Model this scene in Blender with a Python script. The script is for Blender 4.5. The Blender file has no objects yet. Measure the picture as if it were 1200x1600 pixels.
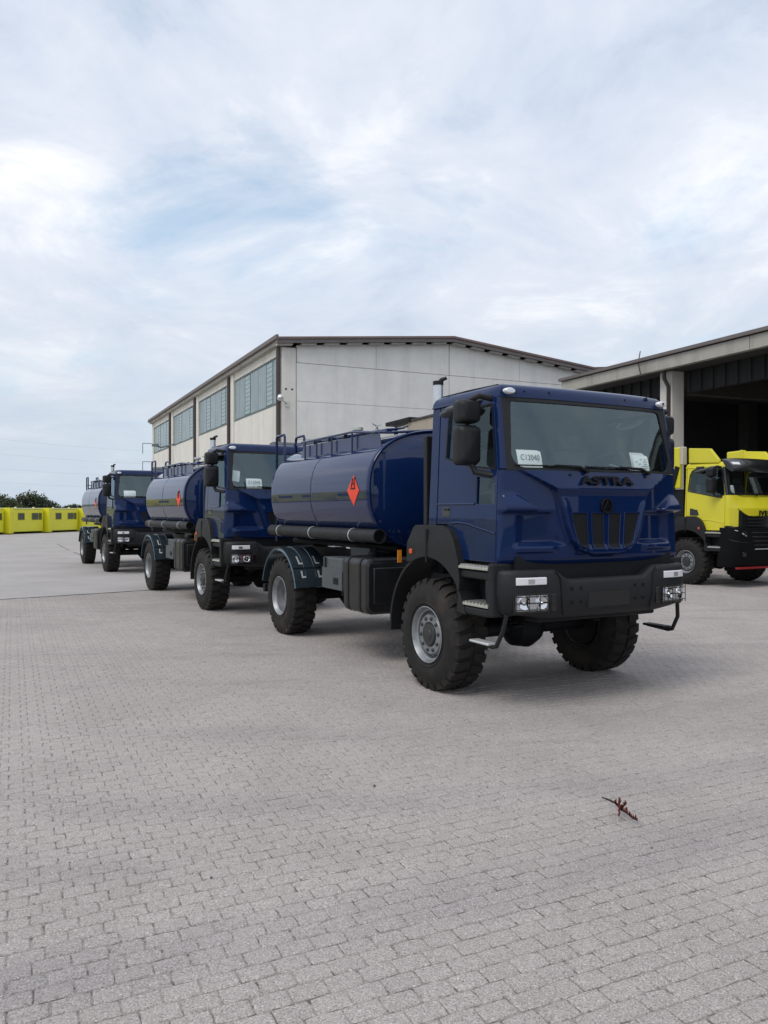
import bpy, bmesh, math, random
from mathutils import Vector, Matrix
from mathutils.geometry import tessellate_polygon
random.seed(7)
R = math.radians
PI = math.pi
scene = bpy.context.scene

# ------------------------------------------------------------------ camera
cam_d = bpy.data.cameras.new('camera')
cam = bpy.data.objects.new('camera', cam_d)
scene.collection.objects.link(cam)
cam.location = (0, 0, 1.84)
cam.rotation_euler = (R(90), 0, 0)
cam_d.sensor_fit = 'VERTICAL'
cam_d.sensor_height = 32.0
cam_d.lens = 32.0 * 1230 / 1600
cam_d.shift_y = -2.0 / 1600
cam_d.clip_start = 0.05
cam_d.clip_end = 3000
scene.camera = cam

# ------------------------------------------------------------------ world (nishita sky behind broken cloud)
SKYX, SKYY = 1.70, 0.4
SUN_DIR = Vector((-0.38, -0.42, 0.82)).normalized()      # towards the sun
world = bpy.data.worlds.new('World')
scene.world = world
world.use_nodes = True
nt = world.node_tree
nt.nodes.clear()
def wn(t, **k):
    n = nt.nodes.new(t)
    for a, b in k.items():
        setattr(n, a, b)
    return n
out = wn('ShaderNodeOutputWorld')
bg = wn('ShaderNodeBackground')
bg.inputs['Strength'].default_value = 0.1
sky = wn('ShaderNodeTexSky', sky_type='NISHITA')
sky.sun_disc = False
sky.sun_elevation = math.asin(SUN_DIR.z)
sky.sun_rotation = math.atan2(SUN_DIR.x, SUN_DIR.y)
sky.air_density = 1.0
sky.dust_density = 1.5
tc = wn('ShaderNodeTexCoord')
sep = wn('ShaderNodeSeparateXYZ')
nt.links.new(tc.outputs['Generated'], sep.inputs[0])
def wm(op, a, b=None, clamp=False):
    n = wn('ShaderNodeMath', operation=op)
    n.use_clamp = clamp
    for i, v in enumerate((a, b)):
        if v is None: continue
        if isinstance(v, (int, float)): n.inputs[i].default_value = v
        else: nt.links.new(v, n.inputs[i])
    return n.outputs[0]
zc = wm('MAXIMUM', sep.outputs['Z'], 0.0)
den = wm('ADD', zc, 0.22)
cb = wn('ShaderNodeCombineXYZ')
nt.links.new(wm('DIVIDE', sep.outputs['X'], den), cb.inputs[0])
nt.links.new(wm('DIVIDE', sep.outputs['Y'], den), cb.inputs[1])
def wnoise(scale, detail, rough, dist, off):
    mp = wn('ShaderNodeMapping')
    mp.inputs['Location'].default_value = off
    mp.inputs['Scale'].default_value = (1.0, 1.0, 1.0)
    nt.links.new(cb.outputs[0], mp.inputs[0])
    n = wn('ShaderNodeTexNoise')
    n.inputs['Scale'].default_value = scale
    n.inputs['Detail'].default_value = detail
    n.inputs['Roughness'].default_value = rough
    n.inputs['Distortion'].default_value = dist
    nt.links.new(mp.outputs[0], n.inputs['Vector'])
    return n.outputs['Fac']
def wramp(fac, stops):
    r = wn('ShaderNodeValToRGB')
    while len(r.color_ramp.elements) < len(stops):
        r.color_ramp.elements.new(0.5)
    for e, (p, c) in zip(r.color_ramp.elements, stops):
        e.position = p
        e.color = (*c, 1)
    nt.links.new(fac, r.inputs[0])
    return r.outputs['Color']
cover = wramp(wnoise(1.75, 10, 0.58, 0.35, (SKYX, SKYY, 0)), [(0.30, (0.46,)*3), (0.44, (0.93,)*3), (0.52, (1,)*3)])
tone = wramp(wnoise(2.0, 11, 0.63, 0.5, (4.1+SKYX, 7.7+SKYY, 0)),
             [(0.29, (5.9, 6.7, 8.1)), (0.42, (7.1, 7.8, 9.1)), (0.55, (8.1, 8.6, 9.6)), (0.69, (10.4, 10.5, 10.9))])
mixc = wn('ShaderNodeMix', data_type='RGBA')
nt.links.new(cover, mixc.inputs['Factor'])
skyb = wn('ShaderNodeMix', data_type='RGBA', blend_type='MULTIPLY'); skyb.inputs['Factor'].default_value = 1
skyb.inputs['B'].default_value = (1.8, 2.15, 2.0, 1)
nt.links.new(sky.outputs[0], skyb.inputs['A'])
nt.links.new(skyb.outputs['Result'], mixc.inputs['A'])
nt.links.new(tone, mixc.inputs['B'])
# low veil: towards the horizon the cloud deck closes to one even pale blue grey
veil = wm('SUBTRACT', 1.0, wm('DIVIDE', zc, 0.30), True)
mixh = wn('ShaderNodeMix', data_type='RGBA')
nt.links.new(wm('MULTIPLY', veil, 0.85), mixh.inputs['Factor'])
nt.links.new(mixc.outputs['Result'], mixh.inputs['A'])
mixh.inputs['B'].default_value = (5.6, 6.5, 7.5, 1)
nt.links.new(mixh.outputs['Result'], bg.inputs['Color'])
nt.links.new(bg.outputs[0], out.inputs[0])

sun_d = bpy.data.lights.new('sun', 'SUN')
sun_d.energy = 1.5
sun_d.angle = R(28)
sun_d.color = (1.0, 0.96, 0.9)
sun = bpy.data.objects.new('sun', sun_d)
scene.collection.objects.link(sun)
sun.rotation_euler = SUN_DIR.to_track_quat('Z', 'Y').to_euler()

scene.view_settings.view_transform = 'Standard'
scene.view_settings.look = 'None'
scene.view_settings.gamma = 1
scene.view_settings.exposure = 0.0
scene.view_settings.use_curve_mapping = False
scene.render.engine = 'CYCLES'

# ------------------------------------------------------------------ materials
def mat(name, col, rough=0.5, metal=0.0, coat=0.0, coat_rough=0.03, noise=0.0, nscale=8.0, bump=0.0, bscale=60.0,
        spec=0.5, dirt=None, dscale=1.0, emit=0.0, rvar=0.0, coords='Object', streak=0.0):
    m = bpy.data.materials.new(name)
    m.use_nodes = True
    t = m.node_tree
    b = t.nodes['Principled BSDF']
    b.inputs['Base Color'].default_value = (*col, 1)
    b.inputs['Roughness'].default_value = rough
    b.inputs['Metallic'].default_value = metal
    b.inputs['Coat Weight'].default_value = coat
    b.inputs['Coat Roughness'].default_value = coat_rough
    b.inputs['Specular IOR Level'].default_value = spec
    if emit:
        b.inputs['Emission Color'].default_value = (*col, 1)
        b.inputs['Emission Strength'].default_value = emit
    tcn = t.nodes.new('ShaderNodeTexCoord')
    co = tcn.outputs[coords]
    if coords == 'World':
        pass
    last = None
    if noise or dirt:
        n = t.nodes.new('ShaderNodeTexNoise')
        n.inputs['Scale'].default_value = nscale
        n.inputs['Detail'].default_value = 6
        n.inputs['Roughness'].default_value = 0.6
        t.links.new(co, n.inputs['Vector'])
        mr = t.nodes.new('ShaderNodeMapRange')
        mr.inputs['From Min'].default_value = 0.25
        mr.inputs['From Max'].default_value = 0.75
        mr.inputs['To Min'].default_value = 1 - noise
        mr.inputs['To Max'].default_value = 1 + noise
        t.links.new(n.outputs['Fac'], mr.inputs['Value'])
        mx = t.nodes.new('ShaderNodeMix'); mx.data_type = 'RGBA'; mx.blend_type = 'MULTIPLY'
        mx.inputs['Factor'].default_value = 1
        mx.inputs['A'].default_value = (*col, 1)
        t.links.new(mr.outputs[0], mx.inputs['B'])
        last = mx.outputs['Result']
        if rvar:
            mr2 = t.nodes.new('ShaderNodeMapRange')
            mr2.inputs['From Min'].default_value = 0.3; mr2.inputs['From Max'].default_value = 0.7
            mr2.inputs['To Min'].default_value = max(0.02, rough - rvar); mr2.inputs['To Max'].default_value = min(1, rough + rvar)
            t.links.new(n.outputs['Fac'], mr2.inputs['Value'])
            t.links.new(mr2.outputs[0], b.inputs['Roughness'])
    if dirt:
        n2 = t.nodes.new('ShaderNodeTexNoise')
        n2.inputs['Scale'].default_value = dscale
        n2.inputs['Detail'].default_value = 8
        n2.inputs['Roughness'].default_value = 0.65
        if streak:
            mpn = t.nodes.new('ShaderNodeMapping'); mpn.inputs['Scale'].default_value = (1.0, 1.0, streak)
            t.links.new(co, mpn.inputs[0]); t.links.new(mpn.outputs[0], n2.inputs['Vector'])
        else:
            t.links.new(co, n2.inputs['Vector'])
        cr = t.nodes.new('ShaderNodeValToRGB')
        cr.color_ramp.elements[0].position = 0.50
        cr.color_ramp.elements[1].position = 0.72
        t.links.new(n2.outputs['Fac'], cr.inputs[0])
        mx2 = t.nodes.new('ShaderNodeMix'); mx2.data_type = 'RGBA'
        t.links.new(cr.outputs[0], mx2.inputs['Factor'])
        if last is None: mx2.inputs['A'].default_value = (*col, 1)
        else: t.links.new(last, mx2.inputs['A'])
        mx2.inputs['B'].default_value = (*dirt, 1)
        last = mx2.outputs['Result']
    if last is not None:
        t.links.new(last, b.inputs['Base Color'])
    if bump:
        n3 = t.nodes.new('ShaderNodeTexNoise')
        n3.inputs['Scale'].default_value = bscale
        n3.inputs['Detail'].default_value = 4
        t.links.new(co, n3.inputs['Vector'])
        bp = t.nodes.new('ShaderNodeBump')
        bp.inputs['Strength'].default_value = bump
        bp.inputs['Distance'].default_value = 0.01
        t.links.new(n3.outputs['Fac'], bp.inputs['Height'])
        t.links.new(bp.outputs[0], b.inputs['Normal'])
    return m

def glass_mat(name, tint, refl):
    m = bpy.data.materials.new(name)
    m.use_nodes = True
    t = m.node_tree
    t.nodes.clear()
    o = t.nodes.new('ShaderNodeOutputMaterial')
    tr = t.nodes.new('ShaderNodeBsdfTransparent'); tr.inputs[0].default_value = (*tint, 1)
    gl = t.nodes.new('ShaderNodeBsdfGlossy'); gl.inputs['Roughness'].default_value = 0.012
    gl.inputs['Color'].default_value = (0.74, 0.94, 0.98, 1)
    lw = t.nodes.new('ShaderNodeLayerWeight'); lw.inputs['Blend'].default_value = 0.5
    pw = t.nodes.new('ShaderNodeMath'); pw.operation = 'POWER'; pw.inputs[1].default_value = 5.0
    t.links.new(lw.outputs['Facing'], pw.inputs[0])
    ma = t.nodes.new('ShaderNodeMath'); ma.operation = 'MULTIPLY_ADD'
    ma.inputs[1].default_value = 0.75; ma.inputs[2].default_value = refl
    ma.use_clamp = True
    t.links.new(pw.outputs[0], ma.inputs[0])
    mx = t.nodes.new('ShaderNodeMixShader')
    t.links.new(ma.outputs[0], mx.inputs[0])
    t.links.new(tr.outputs[0], mx.inputs[1])
    t.links.new(gl.outputs[0], mx.inputs[2])
    t.links.new(mx.outputs[0], o.inputs[0])
    return m

MT = {}
MT['blue'] = mat('navy_paint', (0.0028, 0.0160, 0.074), 0.5, 0.0, 0.66, 0.008, spec=0.05, noise=0.06, nscale=3)
MT['tank_blue'] = mat('tank_paint', (0.003, 0.0160, 0.074), 0.5, 0.0, 1.0, 0.012, spec=0.05, noise=0.06, nscale=2)
MT['yellow'] = mat('yellow_paint', (0.66, 0.59, 0.018), 0.4, 0, 0.4, 0.05, noise=0.05, nscale=2)
MT['yellow2'] = mat('yellow_cabin_paint', (0.78, 0.74, 0.03), 0.45, 0, 0.3, 0.1, noise=0.05, nscale=1)
MT['plastic'] = mat('black_plastic', (0.012, 0.0128, 0.0145), 0.55, spec=0.35, noise=0.15, nscale=6, bump=0.12, bscale=220, rvar=0.08)
MT['gloss_black'] = mat('gloss_black', (0.008, 0.009, 0.010), 0.25, coat=0.5)
MT['rubber'] = mat('tyre_rubber', (0.018, 0.0165, 0.0155), 0.75, noise=0.25, nscale=9, spec=0.3, dirt=(0.046, 0.037, 0.030), dscale=3.0, bump=0.25, bscale=90)
MT['wiper'] = mat('wiper_rubber', (0.008, 0.008, 0.009), 0.6, spec=0.25)
MT['steel_dark'] = mat('chassis_steel', (0.011, 0.012, 0.014), 0.6, 0.2, spec=0.3, noise=0.2, nscale=10)
MT['rim'] = mat('rim_silver', (0.29, 0.305, 0.32), 0.45, 0.6, noise=0.12, nscale=14, dirt=(0.16, 0.15, 0.14), dscale=6)
MT['hub'] = mat('hub_grey', (0.05, 0.052, 0.055), 0.5, 0.4, noise=0.2, nscale=12)
MT['alu'] = mat('aluminium', (0.62, 0.62, 0.57), 0.42, 0.8, noise=0.12, nscale=20)
MT['chrome'] = mat('chrome', (0.75, 0.76, 0.78), 0.12, 1.0)
MT['lamp'] = mat('lamp_white', (0.78, 0.78, 0.80), 0.2, 0.0, coat=0.8)
MT['reflector'] = mat('lamp_reflector', (0.74, 0.76, 0.79), 0.16, 0.9)
MT['amber'] = mat('amber_lens', (0.75, 0.25, 0.02), 0.25, coat=0.6)
MT['orange'] = mat('orange_lens', (0.75, 0.10, 0.02), 0.3, coat=0.6)
MT['red'] = mat('red_paint', (0.30, 0.014, 0.02), 0.5)
MT['diamond'] = mat('placard_red', (0.85, 0.06, 0.025), 0.45)
MT['ink'] = mat('black_print', (0.012, 0.012, 0.013), 0.6)
MT['letter'] = mat('letter_black', (0.004, 0.004, 0.006), 0.5, spec=0.2)
MT['paper'] = mat('paper_white', (0.80, 0.82, 0.80), 0.9)
MT['paper2'] = mat('paper_grey', (0.70, 0.73, 0.72), 0.9)
MT['ink2'] = mat('grey_print', (0.12, 0.14, 0.14), 0.8)
MT['mud'] = mat('mudguard_steel', (0.110, 0.160, 0.190), 0.22, 0.8, coat=0.4, noise=0.08, nscale=5, rvar=0.05)
MT['mark'] = mat('galvanised_bracket', (0.66, 0.68, 0.68), 0.45, 0.5)
MT['greybox'] = mat('battery_box_grey', (0.075, 0.085, 0.094), 0.55, noise=0.12, nscale=9)
MT['fuel'] = mat('fuel_tank_black', (0.011, 0.0115, 0.013), 0.38, noise=0.1, nscale=5, rvar=0.1)
MT['inner'] = mat('cab_trim', (0.050, 0.053, 0.056), 0.85, noise=0.1, nscale=10)
MT['seat'] = mat('seat_cloth', (0.085, 0.090, 0.100), 0.95, noise=0.2, nscale=30)
MT['glass'] = glass_mat('windscreen_glass', (0.93, 0.97, 0.955), 0.125)
MT['sideglass'] = glass_mat('side_glass', (0.82, 0.90, 0.88), 0.07)
MT['lens'] = glass_mat('lamp_glass', (0.92, 0.94, 0.95), 0.05)
MT['checker'] = mat('walkway_plate', (0.007, 0.016, 0.085), 0.35, 0.1, coat=0.6, noise=0.1, nscale=10)
MT['tread'] = mat('tread_bars', (0.03, 0.06, 0.22), 0.3, 0.2, coat=0.8)
MT['exhaust'] = mat('exhaust_steel', (0.68, 0.70, 0.72), 0.3, 0.85, noise=0.1, nscale=15)

# ------------------------------------------------------------------ mesh helpers
COL = scene.collection
class MB:
    def __init__(s):
        s.v = []; s.f = []
    def add(s, vs, fs):
        o = len(s.v)
        s.v += [tuple(p) for p in vs]
        s.f += [tuple(i + o for i in f) for f in fs]
        return s
    def box(s, x0, x1, y0, y1, z0, z1, M=None):
        vs = [Vector(p) for p in ((x0,y0,z0),(x1,y0,z0),(x1,y1,z0),(x0,y1,z0),(x0,y0,z1),(x1,y0,z1),(x1,y1,z1),(x0,y1,z1))]
        if M is not None: vs = [M @ p for p in vs]
        return s.add(vs, [(0,3,2,1),(4,5,6,7),(0,1,5,4),(1,2,6,5),(2,3,7,6),(3,0,4,7)])
    def tube(s, pts, r, n=10, caps=True):
        pts = [Vector(p) for p in pts]
        rs = r if isinstance(r, (list, tuple)) else [r] * len(pts)
        rings = []
        up = None
        for i, p in enumerate(pts):
            if i == 0: t = pts[1] - p
            elif i == len(pts) - 1: t = p - pts[i-1]
            else: t = (pts[i+1] - p).normalized() + (p - pts[i-1]).normalized()
            t = t.normalized()
            if up is None:
                up = Vector((0,0,1)) if abs(t.z) < 0.9 else Vector((1,0,0))
            a = t.cross(up)
            if a.length < 1e-4: a = t.cross(Vector((0,1,0)))
            a.normalize(); b = a.cross(t).normalized(); up = b
            k = 1.0
            if 0 < i < len(pts)-1:
                c = max(0.5, (pts[i+1]-p).normalized().dot(t)); k = 1.0 / c
            rings.append([p + (a*math.cos(2*PI*j/n) + b*math.sin(2*PI*j/n)) * rs[i] * (1 + (k-1)*0.5) for j in range(n)])
        return s.loft(rings, caps, caps)
    def loft(s, rings, cap0=False, cap1=False, closed=True):
        n = len(rings[0]); vs = [p for r in rings for p in r]; fs = []
        for i in range(len(rings)-1):
            for j in range(n if closed else n-1):
                k = (j+1) % n
                fs.append((i*n+j, i*n+k, (i+1)*n+k, (i+1)*n+j))
        if cap0: fs.append(tuple(reversed(range(n))))
        if cap1: fs.append(tuple((len(rings)-1)*n + j for j in range(n)))
        return s.add(vs, fs)
    def lathe(s, prof, n=40, c=(0,0,0)):
        """profile of (radius, y) turned round the y axis"""
        rings = [[(c[0]+r*math.cos(2*PI*j/n), c[1]+y, c[2]+r*math.sin(2*PI*j/n)) for j in range(n)] for r, y in prof]
        return s.loft(rings, prof[0][0] > 1e-4 and False, False)
    def disc(s, r, y, n=40, c=(0,0,0)):
        return s.add([(c[0]+r*math.cos(2*PI*j/n), c[1]+y, c[2]+r*math.sin(2*PI*j/n)) for j in range(n)], [tuple(range(n))])
    def panel(s, outer, holes, fmap, thick):
        """flat polygon with holes, mapped by fmap(a, b) -> point, given thickness along vector thick"""
        loops = [outer] + holes
        flat = [p for l in loops for p in l]
        tris = tessellate_polygon([[Vector((a, b, 0)) for a, b in l] for l in loops])
        vs = [Vector(fmap(a, b)) for a, b in flat]
        th = Vector(thick)
        n = len(vs)
        fs = [tuple(t) for t in tris] + [tuple(i + n for i in reversed(t)) for t in tris]
        o = 0
        for l in loops:
            m = len(l)
            for i in range(m):
                j = (i+1) % m
                fs.append((o+i, o+j, o+j+n, o+i+n))
            o += m
        return s.add(vs + [p + th for p in vs], fs)
    def prism(s, poly, y0, y1):
        """polygon in (x, z) pushed from y0 to y1"""
        return s.panel(poly, [], lambda a, b: (a, y0, b), (0, y1-y0, 0))
    def mesh(s, name, smooth=35):
        me = bpy.data.meshes.new(name)
        me.from_pydata(s.v, [], s.f)
        bm = bmesh.new(); bm.from_mesh(me)
        bmesh.ops.remove_doubles(bm, verts=bm.verts, dist=1e-5)
        bmesh.ops.recalc_face_normals(bm, faces=bm.faces)
        bm.to_mesh(me); bm.free()
        if smooth:
            me.polygons.foreach_set('use_smooth', [True]*len(me.polygons))
            me.set_sharp_from_angle(angle=R(smooth))
        return me
    def build(s, name, m, parent=None, smooth=35, bevel=0.0, seg=2, loc=None, rot=None):
        me = s.mesh(name, smooth)
        me.materials.append(MT[m] if isinstance(m, str) else m)
        return link(name, me, parent, bevel, seg, loc, rot)

def link(name, me, parent=None, bevel=0.0, seg=2, loc=None, rot=None):
    o = bpy.data.objects.new(name, me)
    COL.objects.link(o)
    if parent is not None: o.parent = parent
    if loc is not None: o.location = loc
    if rot is not None: o.rotation_euler = rot
    if bevel:
        b = o.modifiers.new('bevel', 'BEVEL')
        b.width = bevel; b.segments = seg; b.limit_method = 'ANGLE'; b.angle_limit = R(40)
        b.harden_normals = False
    return o
def tag(o, label, cat, group=None):
    o['label'] = label; o['category'] = cat
    if group: o['group'] = group
    return o
def empty(name, loc=(0,0,0), rz=0.0):
    o = bpy.data.objects.new(name, None)
    COL.objects.link(o); o.location = loc; o.rotation_euler = (0,0,rz)
    o.empty_display_size = 0.2
    return o
def structure(o):
    o['kind'] = 'structure'; return o
def copy_tree(o, parent=None):
    c = o.copy(); COL.objects.link(c); c.parent = parent
    for ch in list(o.children): copy_tree(ch, c)
    return c
def smooth01(a, b, x):
    t = min(1, max(0, (x-a)/(b-a))); return t*t*(3-2*t)
def interp(tab, x):
    if x <= tab[0][0]: return tab[0][1]
    for (a, p), (b, q) in zip(tab, tab[1:]):
        if x <= b: return p + (q-p)*(x-a)/(b-a)
    return tab[-1][1]
def lerp(a, b, t): return a + (b-a)*t
def text_mesh(body, size, extrude, bold=0.0, sx=1.0, spacing=1.0):
    cu = bpy.data.curves.new('text', 'FONT')
    cu.body = body; cu.size = size; cu.extrude = extrude; cu.offset = bold
    cu.align_x = 'CENTER'; cu.align_y = 'CENTER'; cu.space_character = spacing; cu.resolution_u = 3
    o = bpy.data.objects.new('text', cu); COL.objects.link(o)
    bpy.context.view_layer.update()
    me = bpy.data.meshes.new_from_object(o.evaluated_get(bpy.context.evaluated_depsgraph_get()))
    for v in me.vertices: v.co.x *= sx
    bpy.data.objects.remove(o)
    return me
FACE_X = (R(90), 0, R(90))      # text faces +x, reads along +y

# ================================================================== ground
def world_mat(name, base, speck, stain, bed=False, rnd=True):
    m = bpy.data.materials.new(name)
    m.use_nodes = True
    t = m.node_tree
    b = t.nodes['Principled BSDF']
    b.inputs['Roughness'].default_value = 0.85
    b.inputs['Specular IOR Level'].default_value = 0.25
    g = t.nodes.new('ShaderNodeNewGeometry')
    def noise(scale, detail, rough, dist=0.0, vec=None):
        n = t.nodes.new('ShaderNodeTexNoise')
        n.inputs['Scale'].default_value = scale; n.inputs['Detail'].default_value = detail
        n.inputs['Roughness'].default_value = rough; n.inputs['Distortion'].default_value = dist
        t.links.new(vec or g.outputs['Position'], n.inputs['Vector'])
        return n.outputs['Fac']
    def mr(v, a, c, lo, hi):
        n = t.nodes.new('ShaderNodeMapRange')
        n.inputs['From Min'].default_value = a; n.inputs['From Max'].default_value = c
        n.inputs['To Min'].default_value = lo; n.inputs['To Max'].default_value = hi
        t.links.new(v, n.inputs['Value']); return n.outputs[0]
    def mul(a, b2):
        n = t.nodes.new('ShaderNodeMath'); n.operation = 'MULTIPLY'
        t.links.new(a, n.inputs[0]); t.links.new(b2, n.inputs[1]); return n.outputs[0]
    def mixc(f, a, b2):
        n = t.nodes.new('ShaderNodeMix'); n.data_type = 'RGBA'
        if isinstance(f, float): n.inputs['Factor'].default_value = f
        else: t.links.new(f, n.inputs['Factor'])
        for s, v in (('A', a), ('B', b2)):
            if isinstance(v, tuple): n.inputs[s].default_value = (*v, 1)
            else: t.links.new(v, n.inputs[s])
        return n.outputs['Result']
    fine = noise(125, 4, 0.75)
    mid = noise(34, 5, 0.65)
    big = noise(0.55, 5, 0.6, 0.6)
    # stains drawn out along the driving direction
    mp = t.nodes.new('ShaderNodeMapping'); mp.inputs['Rotation'].default_value = (0, 0, R(-12)); mp.inputs['Scale'].default_value = (0.25, 1.25, 1)
    t.links.new(g.outputs['Position'], mp.inputs[0])
    streak = noise(1.15, 5, 0.55, 0.8, mp.outputs[0])
    val = mul(mul(mr(fine, 0.3, 0.7, 1 - speck, 1 + speck), mr(mid, 0.3, 0.7, 0.84, 1.15)), mr(big, 0.3, 0.7, 0.90, 1.08))
    if rnd == 'attr':
        at = t.nodes.new('ShaderNodeAttribute'); at.attribute_name = 'tint'
        val = mul(val, mr(at.outputs['Fac'], 0, 1, 0.965, 1.03))
    elif rnd == 'object':
        oi = t.nodes.new('ShaderNodeObjectInfo')
        val = mul(val, mr(oi.outputs['Random'], 0, 1, 0.965, 1.03))
    c = mixc(mr(streak, 0.55, 0.74, 0.0, 0.6), base, stain)
    # old tyre tracks: two wide arcs worn across the yard
    def arc(cx, cy, r, w, k):
        d = t.nodes.new('ShaderNodeVectorMath'); d.operation = 'DISTANCE'
        fl = t.nodes.new('ShaderNodeVectorMath'); fl.operation = 'MULTIPLY'; fl.inputs[1].default_value = (1, 1, 0)
        t.links.new(g.outputs['Position'], fl.inputs[0]); t.links.new(fl.outputs[0], d.inputs[0]); d.inputs[1].default_value = (cx, cy, 0)
        s1 = t.nodes.new('ShaderNodeMath'); s1.operation = 'SUBTRACT'; t.links.new(d.outputs['Value'], s1.inputs[0]); s1.inputs[1].default_value = r
        s2 = t.nodes.new('ShaderNodeMath'); s2.operation = 'ABSOLUTE'; t.links.new(s1.outputs[0], s2.inputs[0])
        return mul(mr(s2.outputs[0], w*0.35, w, k, 0.0), mr(noise(0.8, 4, 0.6), 0.38, 0.6, 0.15, 1.0))
    for cx, cy, r, w, k in ((-11.3, 31.4, 30.0, 0.30, 0.36), (-1.2, 14.9, 10.0, 0.28, 0.28), (-1.0, 15.6, 9.1, 0.22, 0.2)):
        c = mixc(arc(cx, cy, r, w, k), c, (stain[0]*0.92, stain[1]*0.92, stain[2]*0.97))
    oil = noise(0.9, 7, 0.5, 0.3)
    c = mixc(mr(oil, 0.68, 0.76, 0.0, 0.45), c, (0.14, 0.135, 0.13))
    if not bed:                                   # exposed grains: pale chips and dark pits
        gr = noise(105, 2, 0.5)
        c = mixc(mr(gr, 0.62, 0.72, 0.0, 0.75), c, (0.62, 0.60, 0.58))
        c = mixc(mr(gr, 0.38, 0.29, 0.0, 0.8), c, (0.12, 0.112, 0.11))
    else:
        c = mixc(mr(noise(19, 4, 0.65), 0.39, 0.52, 0.0, 0.95), c, (0.31, 0.285, 0.265))
    mm = t.nodes.new('ShaderNodeMix'); mm.data_type = 'RGBA'; mm.blend_type = 'MULTIPLY'; mm.inputs['Factor'].default_value = 1
    t.links.new(c, mm.inputs['A']); t.links.new(val, mm.inputs['B'])
    t.links.new(mm.outputs['Result'], b.inputs['Base Color'])
    bp = t.nodes.new('ShaderNodeBump'); bp.inputs['Strength'].default_value = 0.5; bp.inputs['Distance'].default_value = 0.004
    t.links.new(fine, bp.inputs['Height']); t.links.new(bp.outputs[0], b.inputs['Normal'])
    return m
PAVE = (0.378, 0.342, 0.322); STAIN = (0.245, 0.232, 0.232)
MT['paver'] = world_mat('paver_concrete', PAVE, 0.55, STAIN, rnd='object')
MT['paver_far'] = world_mat('paver_concrete_field', PAVE, 0.55, STAIN, rnd='attr')
MT['bed'] = world_mat('paver_joint_sand', (0.125, 0.115, 0.107), 0.4, (0.10, 0.094, 0.090), bed=True, rnd=False)
MT['yard'] = world_mat('yard_concrete', (0.390, 0.365, 0.350), 0.08, (0.32, 0.305, 0.295), rnd=False)
MT['field'] = mat('far_grass', (0.09, 0.11, 0.045), 0.9, noise=0.3, nscale=0.05)

YD = R(25.3)                                       # paving and works buildings share this direction
dv = Vector((-math.sin(YD), math.cos(YD)))         # along the rows, away from the camera
ev = Vector((math.cos(YD), math.sin(YD)))          # across the rows
A0 = Vector((-7.96, 16.32)); A1 = Vector((-5.56, 18.15))     # edge between block paving and concrete
ad = (A1 - A0).normalized(); an = Vector((-ad.y, ad.x))

m = MB(); m.add([(-900,-900,-0.06),(900,-900,-0.06),(900,1400,-0.06),(-900,1400,-0.06)], [(0,1,2,3)])
structure(m.build('ground', 'field', smooth=0))
m = MB()
P = [A0 - ad*60, A0 + ad*80, A0 + ad*80 + an*110, A0 - ad*60 + an*110]
m.add([(p.x, p.y, 0.0) for p in P] + [(p.x, p.y, -0.055) for p in P], [(0,1,2,3),(0,1,5,4),(1,2,6,5),(2,3,7,6),(3,0,4,7)])
yard = structure(m.build('concrete_yard', 'yard', smooth=0))
m = MB()
P = [A0 - ad*60 - an*0.006, A0 + ad*80 - an*0.006, A0 + ad*80 - an*70, A0 - ad*60 - an*70]
m.add([(p.x, p.y, -0.0050) for p in P], [(0,1,2,3)])
pavement = structure(m.build('pavement', 'bed', smooth=0))
# joints and cracks in the yard slab: thin raised fillets of dark sealant
def ribbon(pts, w, z):
    q = MB(); vs = []; n = len(pts)
    for i, p in enumerate(pts):
        a = Vector(pts[max(0, i-1)]); b = Vector(pts[min(n-1, i+1)])
        t = (b-a).normalized(); nn = Vector((-t.y, t.x))
        ww = w * random.uniform(0.5, 1.2)
        vs += [(p[0]+nn.x*ww/2, p[1]+nn.y*ww/2, z), (p[0]-nn.x*ww/2, p[1]-nn.y*ww/2, z)]
    return q.add(vs, [(2*i, 2*i+1, 2*i+3, 2*i+2) for i in range(n-1)])
MT['sealant'] = mat('joint_sealant', (0.17, 0.165, 0.16), 0.9, noise=0.3, nscale=20)
def wob(a, b, n, j):
    a = Vector(a); b = Vector(b)
    return [tuple(a.lerp(b, i/n) + Vector((random.uniform(-j, j), random.uniform(-j, j)))) for i in range(n+1)]
for a, b, w in (((-17.8, 43.0), (-14.6, 36.5), 0.07), ((-13.8, 35.0), (-11.6, 30.8), 0.09)):
    ribbon(wob(a, b, 30, 0.03), w, 0.004).build('slab_crack', 'sealant', yard, smooth=0)
ribbon(wob(A0 - ad*25 - an*0.0, A0 + ad*30, 160, 0.012), 0.06, 0.004).build('edge_joint', 'sealant', yard, smooth=0)

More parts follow.
